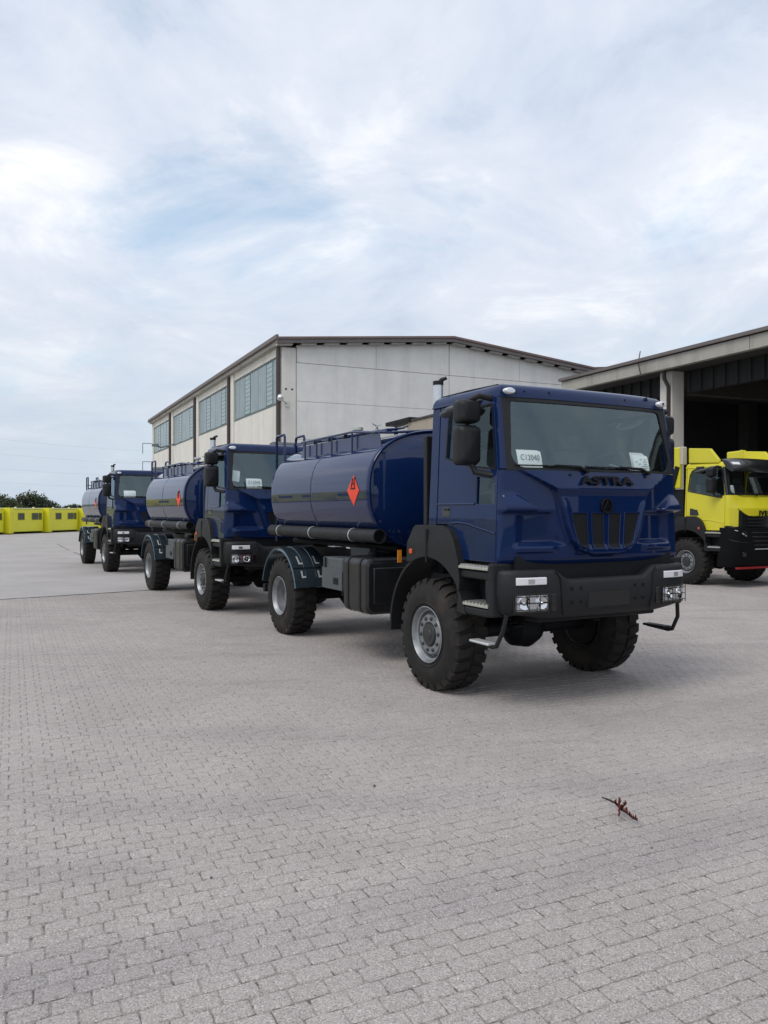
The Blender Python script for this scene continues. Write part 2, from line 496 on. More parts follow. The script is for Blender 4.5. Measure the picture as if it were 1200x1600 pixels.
# ---- block paving: small rectangular blocks in running bond
PW, PL, GAP = 0.147, 0.102, 0.0037
HX, HY = PW/2 - GAP/2, PL/2 - GAP/2
rv = random.Random(21)
def paver_verts(j=0.0022):
    base = [(-1, -1), (0, -1), (1, -1), (1, 0), (1, 1), (0, 1), (-1, 1), (-1, 0)]
    lo, up = [], []
    for x, y in base:
        a, b, k = rv.uniform(-j, j), rv.uniform(-j, j), rv.uniform(0.0015, 0.0075)
        cr = 0.004 if x and y else 0.0
        lo.append((x*(HX-cr*0.6)+a, y*(HY-cr*0.6)+b)); up.append((x*(HX-cr-k)+a, y*(HY-cr-k)+b))
    return [(x, y, -0.016) for x, y in lo] + [(x, y, -0.0045) for x, y in lo] + [(x, y, 0.0) for x, y in up]
PVS = [paver_verts() for _ in range(30)]
PFACE = [(i, (i+1) % 8, 8+(i+1) % 8, 8+i) for i in range(8)] + [(8+i, 8+(i+1) % 8, 16+(i+1) % 8, 16+i) for i in range(8)] + [tuple(range(16, 24))]
spots = []
for j in range(-90, 320):
    for i in range(-185, 185):
        c = ev*((i + (0.37 if j % 2 else 0.0))*PW) + dv*(j*PL)
        if c.y < 1.9 or c.y > 25: continue
        if (c - A0).dot(an) > -PL*0.75: continue
        if abs(c.x) > 0.50*c.y + 1.3: continue
        if c.y > 19.5 and c.x < -1: continue
        spots.append(c)
def in_frame(c):
    return abs(c.x)/c.y < 0.47 and c.y > 2.92
near = sorted([c for c in spots if in_frame(c)], key=lambda c: c.length)[:300]
nearset = set((round(c.x, 4), round(c.y, 4)) for c in near)
MEP = []
for pv in PVS:
    meP = bpy.data.meshes.new('paver'); meP.from_pydata(pv, [], PFACE); meP.materials.append(MT['paver']); MEP.append(meP)
rp = random.Random(3)
def jit():
    return rp.uniform(-0.0022, 0.0014), rp.uniform(-0.014, 0.014), rp.uniform(-0.014, 0.014), rp.uniform(-0.014, 0.014)
for c in near:
    dz, rx, ry, rz = jit()
    link('paver', rp.choice(MEP), pavement, loc=(c.x, c.y, dz), rot=(rx, ry, YD + rz))
vs, fs, tint = [], [], []
cy, sy = math.cos(YD), math.sin(YD)
for c in spots:
    if (round(c.x, 4), round(c.y, 4)) in nearset: continue
    dz, rx, ry, rz = jit()
    ca, sa = math.cos(YD+rz), math.sin(YD+rz)
    o = len(vs)
    for x, y, z in rp.choice(PVS):
        vs.append((c.x + x*ca - y*sa, c.y + x*sa + y*ca, z + dz + (rx*y - ry*x)))
    fs += [tuple(k+o for k in f) for f in PFACE]
    tint += [rp.random()] * len(PFACE)
me = bpy.data.meshes.new('paver_field'); me.from_pydata(vs, [], fs)
at = me.attributes.new('tint', 'FLOAT', 'FACE'); at.data.foreach_set('value', tint)
me.materials.append(MT['paver_far'])
pf = link('paver_field', me, pavement); pf['kind'] = 'stuff'

# ================================================================== works hall (concrete panels, window strip, twin low gables)
MT['conc'] = mat('precast_panel', (0.80, 0.785, 0.75), 0.9, noise=0.08, nscale=1.6, dirt=(0.68, 0.665, 0.635), dscale=1.5, streak=0.10, bump=0.3, bscale=30)
MT['conc2'] = mat('precast_panel_warm', (0.74, 0.705, 0.645), 0.9, noise=0.07, nscale=1.2, dirt=(0.62, 0.59, 0.54), dscale=1.5, streak=0.10, bump=0.3, bscale=30)
MT['conc_core'] = mat('panel_joint', (0.26, 0.255, 0.25), 0.95)
MT['fascia'] = mat('eaves_concrete', (0.42, 0.405, 0.375), 0.9, noise=0.12, nscale=2, dirt=(0.25, 0.24, 0.22), dscale=0.9)
MT['verge'] = mat('verge_metal', (0.17, 0.145, 0.14), 0.6, 0.1, noise=0.15, nscale=3)
MT['roofing'] = mat('roof_sheet', (0.19, 0.13, 0.115), 0.75, noise=0.2, nscale=1.0, dirt=(0.12, 0.10, 0.09), dscale=0.7)
MT['pipe'] = mat('downpipe_brown', (0.060, 0.045, 0.042), 0.55)
MT['pane'] = mat('cast_glass_teal', (0.185, 0.250, 0.250), 0.28, 0.0, coat=0.35, coat_rough=0.2, noise=0.18, nscale=1.3, dirt=(0.12, 0.18, 0.185), dscale=0.8)
MT['pane2'] = mat('cast_glass_pale', (0.235, 0.320, 0.315), 0.3, 0.0, coat=0.35, coat_rough=0.2, noise=0.15, nscale=1.5)
MT['frame'] = mat('window_frame_steel', (0.14, 0.17, 0.17), 0.6, noise=0.2, nscale=5)
MT['purlin'] = mat('purlin_grey', (0.42, 0.41, 0.39), 0.9, noise=0.1, nscale=3)
hall = empty('works_hall', (-4.15, 31.7, 0), YD)
tag(hall, 'grey concrete works hall with teal window strip and low double gable roof', 'building')
GW, NB, BAY = 15.6, 4, 8.0
EZ, RZ = 8.52, 9.28
def gable_z(x):
    x = x % GW
    return EZ + (RZ-EZ)*(1 - abs(x-GW/2)/(GW/2))
m = MB()
poly = [(0.12, 0.0), (2*GW-0.12, 0.0), (2*GW-0.12, EZ-0.05), (1.5*GW, RZ-0.05), (GW, EZ-0.05), (GW/2, RZ-0.05), (0.12, EZ-0.05)]
m.panel(poly, [], lambda a, b: (a, 0.12, b), (0, NB*BAY-0.24, 0))
m.build('wall_core', 'conc_core', hall, smooth=0)
courses = [0.10, 1.65, 3.20, 4.75, 6.30, 7.86]
for k in range(4):
    for xa, xb in ((0.66, GW/2-0.012), (GW/2+0.012, GW-0.3), (GW+0.3, 1.5*GW-0.012), (1.5*GW+0.012, 2*GW-0.3)):
        MB().box(xa, xb, 0.0+random.uniform(0,0.006), 0.11, courses[k]+0.007, courses[k+1]-0.007).build('wall_panel', 'conc', hall, smooth=0)
for xa, xb in ((0.66, GW/2-0.012), (GW/2+0.012, GW-0.3), (GW+0.3, 1.5*GW-0.012), (1.5*GW+0.012, 2*GW-0.3)):
    MB().box(xa, xb, 0.004, 0.11, courses[4]+0.007, courses[5]-0.007).build('wall_panel', 'conc', hall, smooth=0)
    za, zb = gable_z(xa+0.001)-0.02, gable_z(xb-0.001)-0.02
    cut = [xa + (xb-xa)*t for t in (0, 0.5, 1)]
    for a, b in zip(cut, cut[1:]):
        q = MB(); q.panel([(a+0.008, courses[5]+0.012), (b-0.008, courses[5]+0.012), (b-0.008, lerp(za, zb, (b-xa)/(xb-xa))), (a+0.008, lerp(za, zb, (a-xa)/(xb-xa)))], [],
                          lambda p, z: (p, 0.0, z), (0, 0.11, 0)); q.build('wall_panel', 'conc', hall, smooth=0)
for xa, xb in ((0.02, 0.63), (GW-0.28, GW+0.28), (2*GW-0.28, 2*GW)):
    MB().box(xa, xb, -0.035, 0.10, 0, EZ-0.08).build('pilaster', 'conc2', hall, smooth=0, bevel=0.02)
# long side facing the yard
MT['mullion'] = mat('window_mullion', (0.12, 0.165, 0.165), 0.6)
for b in range(NB):
    y0, y1 = b*BAY, (b+1)*BAY
    ya, yb = y0+0.14, y1-0.66
    for k, (za, zb) in enumerate(((0.1, 2.05), (2.07, 4.05), (4.07, 6.18))):
        zb2 = 2.6 if (k == 1 and b > 0) else zb
        MB().box(0.0 + random.uniform(0, 0.005), 0.11, ya, yb, za, zb2).build('wall_panel', 'conc2', hall, smooth=0)
    MB().box(0.0, 0.11, ya, yb, 8.16, 8.5).build('wall_panel', 'conc2', hall, smooth=0)
    MB().box(-0.05, 0.10, y1-0.64, y1-0.06, 0, 8.5).build('pilaster', 'conc2', hall, smooth=0, bevel=0.02)
    MB().tube([(-0.11, y0+0.03, 0.0), (-0.11, y0+0.03, 8.45)], 0.085, 10).build('downpipe', 'pipe', hall)
    rows = [(6.22, 8.13)] if b == 0 else [(6.22, 8.13), (2.63, 4.05)]
    for za, zb in rows:
        f = MB()
        f.box(0.015, 0.085, ya, yb, za, za+0.05); f.box(0.015, 0.085, ya, yb, zb-0.05, zb)
        f.box(-0.02, 0.10, ya, yb, za-0.035, za-0.002)
        ws = [(yb-ya)*w for w in (0.145, 0.125, 0.175, 0.175, 0.125, 0.13, 0.125)]
        yy = [ya]
        for w in ws: yy.append(yy[-1]+w)
        for i, y in enumerate(yy):
            w = 0.075 if i in (1, 2, 4, 5) else 0.02
            f.box(0.020 if w > 0.05 else 0.029, 0.088, max(ya, y-w/2), min(yb, y+w/2), za+0.051, zb-0.051)
        win = f.build('window', 'mullion', hall, smooth=0)
        for i in range(7):
            q = MB()
            if i in (1, 4):                                     # louvred opening lights
                for t in range(9):
                    z = za+0.07 + t*(zb-za-0.14)/9
                    q.box(0.024, 0.055, yy[i]+0.045, yy[i+1]-0.045, z+0.008, z+(zb-za-0.14)/9-0.008)
            else:                                               # channel glass strips
                ns = 4
                for t in range(ns):
                    wa = yy[i]+0.02+(yy[i+1]-yy[i]-0.04)*t/ns; wb = yy[i]+0.02+(yy[i+1]-yy[i]-0.04)*(t+1)/ns
                    q.box(0.030, 0.055, wa+0.005, wb-0.005, za+0.055, zb-0.055)
            q.build('pane', 'pane2' if i in (1, 4) else 'pane', win, smooth=0)
MB().box(-0.22, 0.10, -0.10, NB*BAY+0.1, 8.503, 8.78).build('eaves_beam', 'fascia', hall, smooth=0, bevel=0.02)
MB().box(-0.34, -0.222, -0.42, NB*BAY+0.1, 8.66, 8.84).build('gutter', 'verge', hall, smooth=0, bevel=0.02)
# roof sheets, verge boards and the blocks below them
for g in range(2):
    o = g*GW
    for s in (0, 1):
        xa, xb = (o-0.30 if g == 0 else o, o+GW/2) if s == 0 else (o+GW/2, o+GW+(0.3 if g else 0))
        za = RZ - (RZ-EZ)*abs(xa-o-GW/2)/(GW/2); zb = RZ - (RZ-EZ)*abs(xb-o-GW/2)/(GW/2)
        za += 0.16; zb += 0.16
        q = MB(); q.panel([(xa, za), (xb, zb), (xb, zb+0.09), (xa, za+0.09)], [], lambda p, z: (p, -0.45, z), (0, NB*BAY+0.9, 0))
        q.build('roof', 'roofing', hall, smooth=0)
        q = MB(); q.panel([(xa, za-0.15), (xb, zb-0.15), (xb, zb-0.004), (xa, za-0.004)], [], lambda p, z: (p, -0.40, z), (0, 0.10, 0))
        q.build('verge_board', 'verge', hall, smooth=0)
        nb = 8
        for i in range(nb):
            a = lerp(xa, xb, (i+0.06)/nb); b2 = lerp(xa, xb, (i+0.70)/nb)
            z1, z2 = lerp(za, zb, (i+0.06)/nb), lerp(za, zb, (i+0.70)/nb)
            q = MB(); q.panel([(a, z1-0.22), (b2, z2-0.22), (b2, z2-0.154), (a, z1-0.154)], [], lambda p, z: (p, -0.30, z), (0, 0.26, 0))
            q.build('purlin_end', 'purlin', hall, smooth=0)
# floodlight on the corner, small lamp arm on the side, vent holes, bracket at the far end
q = MB(); q.tube([(0.25, -0.04, 6.15), (-0.10, -0.30, 6.28)], 0.03, 8); q.box(0.17, 0.33, -0.07, -0.037, 6.03, 6.26)
fl = q.build('floodlight', 'alu', hall)
q = MB(); q.lathe([(0.001, -0.09), (0.08, -0.07), (0.13, 0.02), (0.14, 0.08), (0.12, 0.09), (0.001, 0.07)], 20)
q.build('lamp_head', 'mark', fl, loc=(-0.16, -0.42, 6.36), rot=(R(-35), 0, R(-30)))
for x in (0.20, 0.46):
    q = MB(); q.disc(0.045, 0.0, 14, (x, -0.038, 6.75)); q.build('vent_hole', 'ink', hall, smooth=0)
q = MB(); q.tube([(-0.05, 22.6, 6.25), (-0.9, 22.6, 6.0), (-1.3, 22.6, 6.1)], 0.05, 8); q.box(-1.5, -1.1, 22.45, 22.75, 6.05, 6.2)
q.build('lamp_arm', 'frame', hall)
q = MB()
for z in (4.2, 5.6, 7.0): q.tube([(0.0, NB*BAY-0.1, z), (-0.75, NB*BAY-0.1, z), (-0.75, NB*BAY-0.1, z-0.8)], 0.03, 6)
q.build('wire_bracket', 'frame', hall)

# ================================================================== open shed on the right
SA = R(23.5)
gx = Vector((math.sin(SA), -math.cos(SA)))
shed = empty('open_shed', (7.77, 34.5, 0), math.atan2(gx.y, gx.x))
tag(shed, 'open concrete shed with dark interior behind the yellow trucks', 'building')
MT['shed_conc'] = mat('shed_concrete', (0.42, 0.40, 0.355), 0.9, noise=0.12, nscale=1.4, dirt=(0.27, 0.25, 0.22), dscale=1.6, streak=0.15, bump=0.3, bscale=25)
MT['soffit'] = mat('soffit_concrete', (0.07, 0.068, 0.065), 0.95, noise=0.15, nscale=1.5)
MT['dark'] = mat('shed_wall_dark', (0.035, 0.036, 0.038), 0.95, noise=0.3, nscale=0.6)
for i in range(4):
    MB().box(i*10.0+0.012, (i+1)*10.0-0.012, 0.0, 0.22, 7.02, 7.47).build('fascia_panel', 'shed_conc', shed, smooth=0, bevel=0.015)
MB().box(-0.1, 40.1, -0.10, 20.0, 7.50, 7.62).build('roof', 'verge', shed, smooth=0)
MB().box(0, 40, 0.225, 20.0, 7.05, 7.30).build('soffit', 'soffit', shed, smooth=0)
for x in (5.4, 17.4, 29.4):
    MB().box(x, x+0.62, 0.55, 1.15, 0, 7.045).build('pillar', 'conc2', shed, smooth=0, bevel=0.03)
    q = MB(); q.tube([(x+0.50, 0.30, 7.04), (x+0.50, 0.30, 6.75), (x+0.52, 0.48, 6.45), (x+0.52, 0.48, 0.0)], 0.07, 8)
    q.build('downpipe', 'pipe', shed)
for x in (0.2, 12.0, 24.0):
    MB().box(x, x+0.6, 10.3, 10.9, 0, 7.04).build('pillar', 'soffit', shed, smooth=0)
for x0, x1 in ((0.1, 5.38), (6.04, 17.38), (18.04, 29.38)):
    q = MB(); q.box(x0, x1, 1.25, 1.45, 6.25, 7.04)
    n = int((x1-x0)/0.55)
    for i in range(n): q.box(x0+0.55*i+0.1, x0+0.55*i+0.22, 1.17, 1.249, 6.25, 7.04)
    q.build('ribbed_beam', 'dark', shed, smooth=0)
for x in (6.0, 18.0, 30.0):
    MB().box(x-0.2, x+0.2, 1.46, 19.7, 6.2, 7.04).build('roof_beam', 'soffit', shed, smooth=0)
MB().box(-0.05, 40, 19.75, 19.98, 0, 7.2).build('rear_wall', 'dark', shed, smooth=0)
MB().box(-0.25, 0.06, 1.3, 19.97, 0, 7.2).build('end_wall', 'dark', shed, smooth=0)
MB().box(39.9, 40.2, 1.3, 19.97, 0, 7.2).build('end_wall', 'dark', shed, smooth=0)  # unseen end, closed off to keep light out of the interior
q = MB(); q.tube([(5.0, -0.03, 7.9), (4.9, -0.05, 7.45), (5.05, -0.06, 7.0)], 0.02, 6)
q.build('aerial_cable', 'pipe', shed)
q = MB(); q.box(9.6, 10.2, 3.0, 3.5, 5.9, 6.19); q.build('hanging_lamp', 'soffit', shed, smooth=0)

# small lean-to roof between the hall and the shed, seen over the nearest tank
MT['tan'] = mat('tan_beam', (0.40, 0.34, 0.27), 0.85, noise=0.12, nscale=3)
can = empty('lean_to_roof', (0.93, 30.4, 0), math.atan2(gx.y, gx.x))
tag(can, 'small lean-to roof with tan beam, seen above the nearest tank', 'canopy')
MB().box(0.0, 6.0, 0.0, 0.2, 4.75, 5.25).build('beam', 'tan', can, smooth=0, bevel=0.02)
MB().box(-1.9, 0.35, -0.12, 2.4, 5.27, 5.42).build('roof_plate', 'steel_dark', can, smooth=0)
MB().box(0.36, 6.0, -0.05, 2.4, 5.256, 5.33).build('roof_plate', 'soffit', can, smooth=0)
for x in (0.4, 5.6):
    for y in (0.05, 2.2): MB().box(x, x+0.14, y, y+0.14, 0, 4.745).build('post', 'steel_dark', can, smooth=0)
q = MB(); q.tube([(-1.7, 0.1, 4.2), (-1.35, 0.1, 5.2)], 0.05, 6); q.tube([(-0.95, 0.1, 4.2), (-1.35, 0.1, 5.2)], 0.05, 6)
q.tube([(-1.75, 0.1, 4.5), (-0.85, 0.1, 4.5)], 0.04, 6); q.tube([(-1.35, 0.1, 0.0), (-1.35, 0.1, 4.5)], 0.07, 6)
q.build('blue_frame', 'blue', can)
q = MB(); q.tube([(-0.7, 0.1, 4.75), (0.1, 0.1, 5.2)], 0.03, 6); q.tube([(-1.3, 0.1, 5.15), (0.0, 0.1, 5.2)], 0.03, 6)
q.build('brace', 'mark', can)
MB().box(0.5, 6.0, 2.3, 2.4, 0, 4.7).build('rear_sheet', 'dark', can, smooth=0)

# ================================================================== truck pieces (x forward, y left, z up, origin on the ground under the front axle)
def hw(z): return 1.152 - 0.042*(z-1.35)
TY_R, TY_W = 0.578, 0.37
def tyre_mesh():
    q = MB(); R0 = TY_R - 0.022
    h = TY_W/2
    prof = [(0.283, -h+0.02), (0.30, -h-0.004), (0.36, -h-0.022), (0.42, -h-0.022), (0.48, -h-0.008), (R0-0.035, -h+0.012), (R0-0.008, -h+0.035), (R0, -h+0.07),
            (R0, h-0.07), (R0-0.008, h-0.035), (R0-0.035, h-0.012), (0.48, h+0.008), (0.42, h+0.022), (0.36, h+0.022), (0.30, h+0.004), (0.283, h-0.02)]
    q.lathe(prof, 60)
    # raised bead ring and lettering ridge on the sidewall
    for s in (-1, 1):
        q.lathe([(0.318, s*(h+0.012)), (0.328, s*(h+0.022)), (0.338, s*(h+0.017))], 60)
    n = 26
    for i in range(n):
        for s in (-1, 1):
            a0 = 2*PI*(i + (0.5 if s > 0 else 0))/n
            da = 2*PI/n*0.31
            ang = [a0-da, a0+da]
            skew = 2*PI/n*0.30
            ys = [(-h+0.004)*-s*-1 if False else s*(h-0.002), s*0.02]
            vs = []
            for rr, yy, k in ((R0-0.05, s*(h-0.004), 0), (TY_R-0.014, s*(h-0.012), 0), (TY_R, s*(h-0.045), 0.3), (TY_R, s*0.018, 1), (R0-0.004, s*0.014, 1)):
                for a in ang:
                    aa = a + skew*k
                    vs.append((rr*math.cos(aa), yy, rr*math.sin(aa)))
            fs = [(0,1,3,2), (2,3,5,4), (4,5,7,6), (6,7,9,8), (0,2,4,6,8), (1,9,7,5,3)]
            q.add(vs, fs)
    return q.mesh('tyre', 30)
ME_TYRE = tyre_mesh(); ME_TYRE.materials.append(MT['rubber'])
def wheel(parent, x, side, kind):
    """outward is -y in the wheel's own axes"""
    q = MB(); h = TY_W/2
    if kind == 'front':
        prof = [(0.288, -h+0.0), (0.292, -h-0.012), (0.284, -h-0.016), (0.276, -h-0.004), (0.262, -h+0.03), (0.246, -h+0.040), (0.238, -h+0.085), (0.226, -h+0.095), (0.212, -h+0.045), (0.200, -h+0.030), (0.128, -h+0.026), (0.120, -h+0.05), (0.001, -h+0.05)]
    else:
        prof = [(0.288, -h+0.0), (0.292, -h-0.012), (0.284, -h-0.016), (0.276, -h-0.004), (0.262, -h+0.03), (0.246, -h+0.042), (0.240, -h+0.20), (0.215, -h+0.235), (0.150, -h+0.215), (0.11, -h+0.205), (0.105, -h+0.12), (0.085, -h+0.105), (0.001, -h+0.10)]
    q.lathe(prof, 44)
    q.lathe([(0.283, -h+0.01), (0.268, 0.0), (0.268, h-0.06), (0.283, h-0.01)], 30)
    w = q.build('wheel', 'rim', parent, loc=(x, side*1.03, 0.566), rot=(0, random.uniform(0, 6), PI if side > 0 else 0))
    link('tyre', ME_TYRE, w)
    q = MB(); q.lathe([(0.001, 0.02), (0.235, 0.02), (0.262, h-0.06), (0.262, h-0.01), (0.20, h+0.01), (0.001, h+0.01)], 30); q.build('brake_drum', 'steel_dark', w)
    if kind == 'front':
        q = MB(); q.lathe([(0.118, -h+0.05), (0.117, -h+0.024), (0.110, -h+0.010), (0.060, -h+0.006), (0.055, -h+0.000), (0.001, -h-0.002)], 28)
        q.build('hub_cap', 'hub', w)
        for i in range(10):
            a = 2*PI*i/10
            q = MB(); q.lathe([(0.020, -h+0.029), (0.019, -h+0.018), (0.012, -h+0.012), (0.001, -h+0.011)], 8, (0.166*math.cos(a), 0, 0.166*math.sin(a)))
            q.build('wheel_nut', 'hub', w)
    return w

def rrect(yb, yt, z0, z1, rb, rt, n=8):
    """rounded rectangle loop in (y, z): half width yb at the bottom, yt at the top"""
    pts = []
    def arc(cy, cz, r, a0):
        for i in range(n+1):
            a = a0 + PI/2*i/n
            pts.append((cy + r*math.cos(a), cz + r*math.sin(a)))
    arc(yb-rb, z0+rb, rb, -PI/2); arc(yt-rt, z1-rt, rt, 0); arc(-yt+rt, z1-rt, rt, PI/2); arc(-yb+rb, z0+rb, rb, PI)
    # straight runs get extra points so that the loops stay even
    res = []
    for i, p in enumerate(pts):
        res.append(p)
        if (i+1) % (n+1) == 0:
            p2 = pts[(i+1) % len(pts)]
            for k in range(1, 12): res.append((lerp(p[0], p2[0], k/12), lerp(p[1], p2[1], k/12)))
    return res
def scr(y, z):
    """windscreen surface"""
    t = (z-2.22)/0.68
    return lerp(1.265, 1.09, t) - lerp(0.14, 0.075, t)*(abs(y)/1.15)**2.6
def shield(z):
    return interp([(1.34, 0.0), (1.425, 0.18), (1.47, 0.345), (1.55, 0.43), (1.68, 0.495), (1.92, 0.58), (2.04, 0.64), (2.2, 1.0), (2.23, 1.05)], z)
def in_slot(a, z, mrg=0.0):
    t = (z-1.48)/0.34
    if z < 1.48-mrg or z > 1.82+mrg: return False
    lo, hi = lerp(0.030, 0.040, t), lerp(0.165, 0.185, t)
    l2, h2 = lerp(0.225, 0.245, t), lerp(0.345, 0.435, t)
    zz = 1.48 + max(0, (a-0.26))*0.25
    return (lo-mrg < a < hi+mrg) or (l2-mrg < a < h2+mrg and z > zz-mrg)
def front_blue(y, z, carve=True):
    a = abs(y)
    x = 1.235 - 0.10*(a/1.17)**3.2
    yr = shield(z)
    ins = smooth01(yr+0.013, yr-0.013, a) * smooth01(1.395, 1.44, z)
    x += 0.075*ins
    if z > 2.05: x -= ins*0.050*(z-2.05)/0.165
    else:
        lip = smooth01(yr-0.10, yr-0.03, a)*smooth01(1.98, 1.85, z)
        zl = smooth01(1.53, 1.46, z)
        x -= 0.022*ins*(1-max(lip, zl))*smooth01(2.05, 1.98, z)
    # upper rim of the recessed corner pods
    inner = 0.83 + max(0.0, z-1.86)*1.55
    pm = smooth01(inner-0.02, inner+0.05, a)
    if 1.85 < z < 2.03: x += pm*0.085*smooth01(2.03, 1.87, z)
    elif 1.80 < z <= 1.85: x += pm*0.085*smooth01(1.815, 1.85, z)
    rec = smooth01(yr+0.04, yr+0.16, a)*smooth01(1.06, 0.92, a)*smooth01(1.51, 1.56, z)*smooth01(1.84, 1.80, z)
    x -= 0.055*rec
    lp = smooth01(0.55, 0.66, a)*smooth01(1.08, 1.0, a)*smooth01(1.44, 1.47, z)*smooth01(1.535, 1.50, z)
    x += 0.024*lp
    if z < 1.41: x -= 0.045*((1.41-z)/0.07)**2
    
    return x
def front_yellow(y, z):
    a = abs(y)
    x = 1.40 - 0.20*(a/1.17)**3
    if z > 1.9: x -= (z-1.9)/0.32*0.13*smooth01(1.2, 0.6, a) + (z-1.9)/0.32*0.05
    return x
def front_grid(func, z0, z1, keep=None, dy=0.009, dz=0.009, xr=1.078):
    q = MB(); ny = int(2.34/dy); nz = int((z1-z0)/dz)
    ys = [-1.17 + 2.34*i/ny for i in range(ny+1)]
    zs = [z0 + (z1-z0)*j/nz for j in range(nz+1)]
    rows = []
    for z in zs:
        w = hw(z)
        e = func(1.17, z)
        row = [(xr, -w, z), (min(e-0.02, 1.12), -w, z), (e-0.008, -w+0.012, z)]
        row += [(func(y, z), y*min(1, (w-0.03)/1.17), z) for y in ys]
        row += [(e-0.008, w-0.012, z), (min(e-0.02, 1.12), w, z), (xr, w, z)]
        rows.append(row)
    n = len(rows[0]); vs = [p for r in rows for p in r]; fs = []
    for j in range(nz):
        for i in range(n-1):
            if keep is None or keep(vs[j*n+i][1], zs[j]):
                fs.append((j*n+i, j*n+i+1, (j+1)*n+i+1, (j+1)*n+i))
    q.add(vs, fs)
    return q

DOOR = [(0.062, 1.70), (0.26, 1.70), (0.36, 1.655), (0.44, 1.575), (0.50, 1.47), (0.54, 1.365), (1.070, 1.365), (1.070, 2.225), (0.965, 2.895), (0.062, 2.895)]
WIN = [(0.20, 2.375), (0.52, 2.30), (0.60, 2.278), (1.015, 2.235), (1.018, 2.27), (0.945, 2.80), (0.925, 2.825), (0.25, 2.825), (0.225, 2.80)]
DOOR_Y = [(-0.045, 1.70)] + DOOR[1:-1] + [(-0.045, 2.895)]
WIN_Y = [(0.0, 2.345), (0.02, 2.325), (0.86, 2.175), (1.035, 2.235), (1.035, 2.29), (0.955, 2.84), (0.93, 2.862), (0.20, 2.86), (0.11, 2.82), (0.05, 2.72)]
LOWIN = [(0.745, 1.905), (1.03, 1.905), (1.03, 2.135), (0.745, 2.16)]

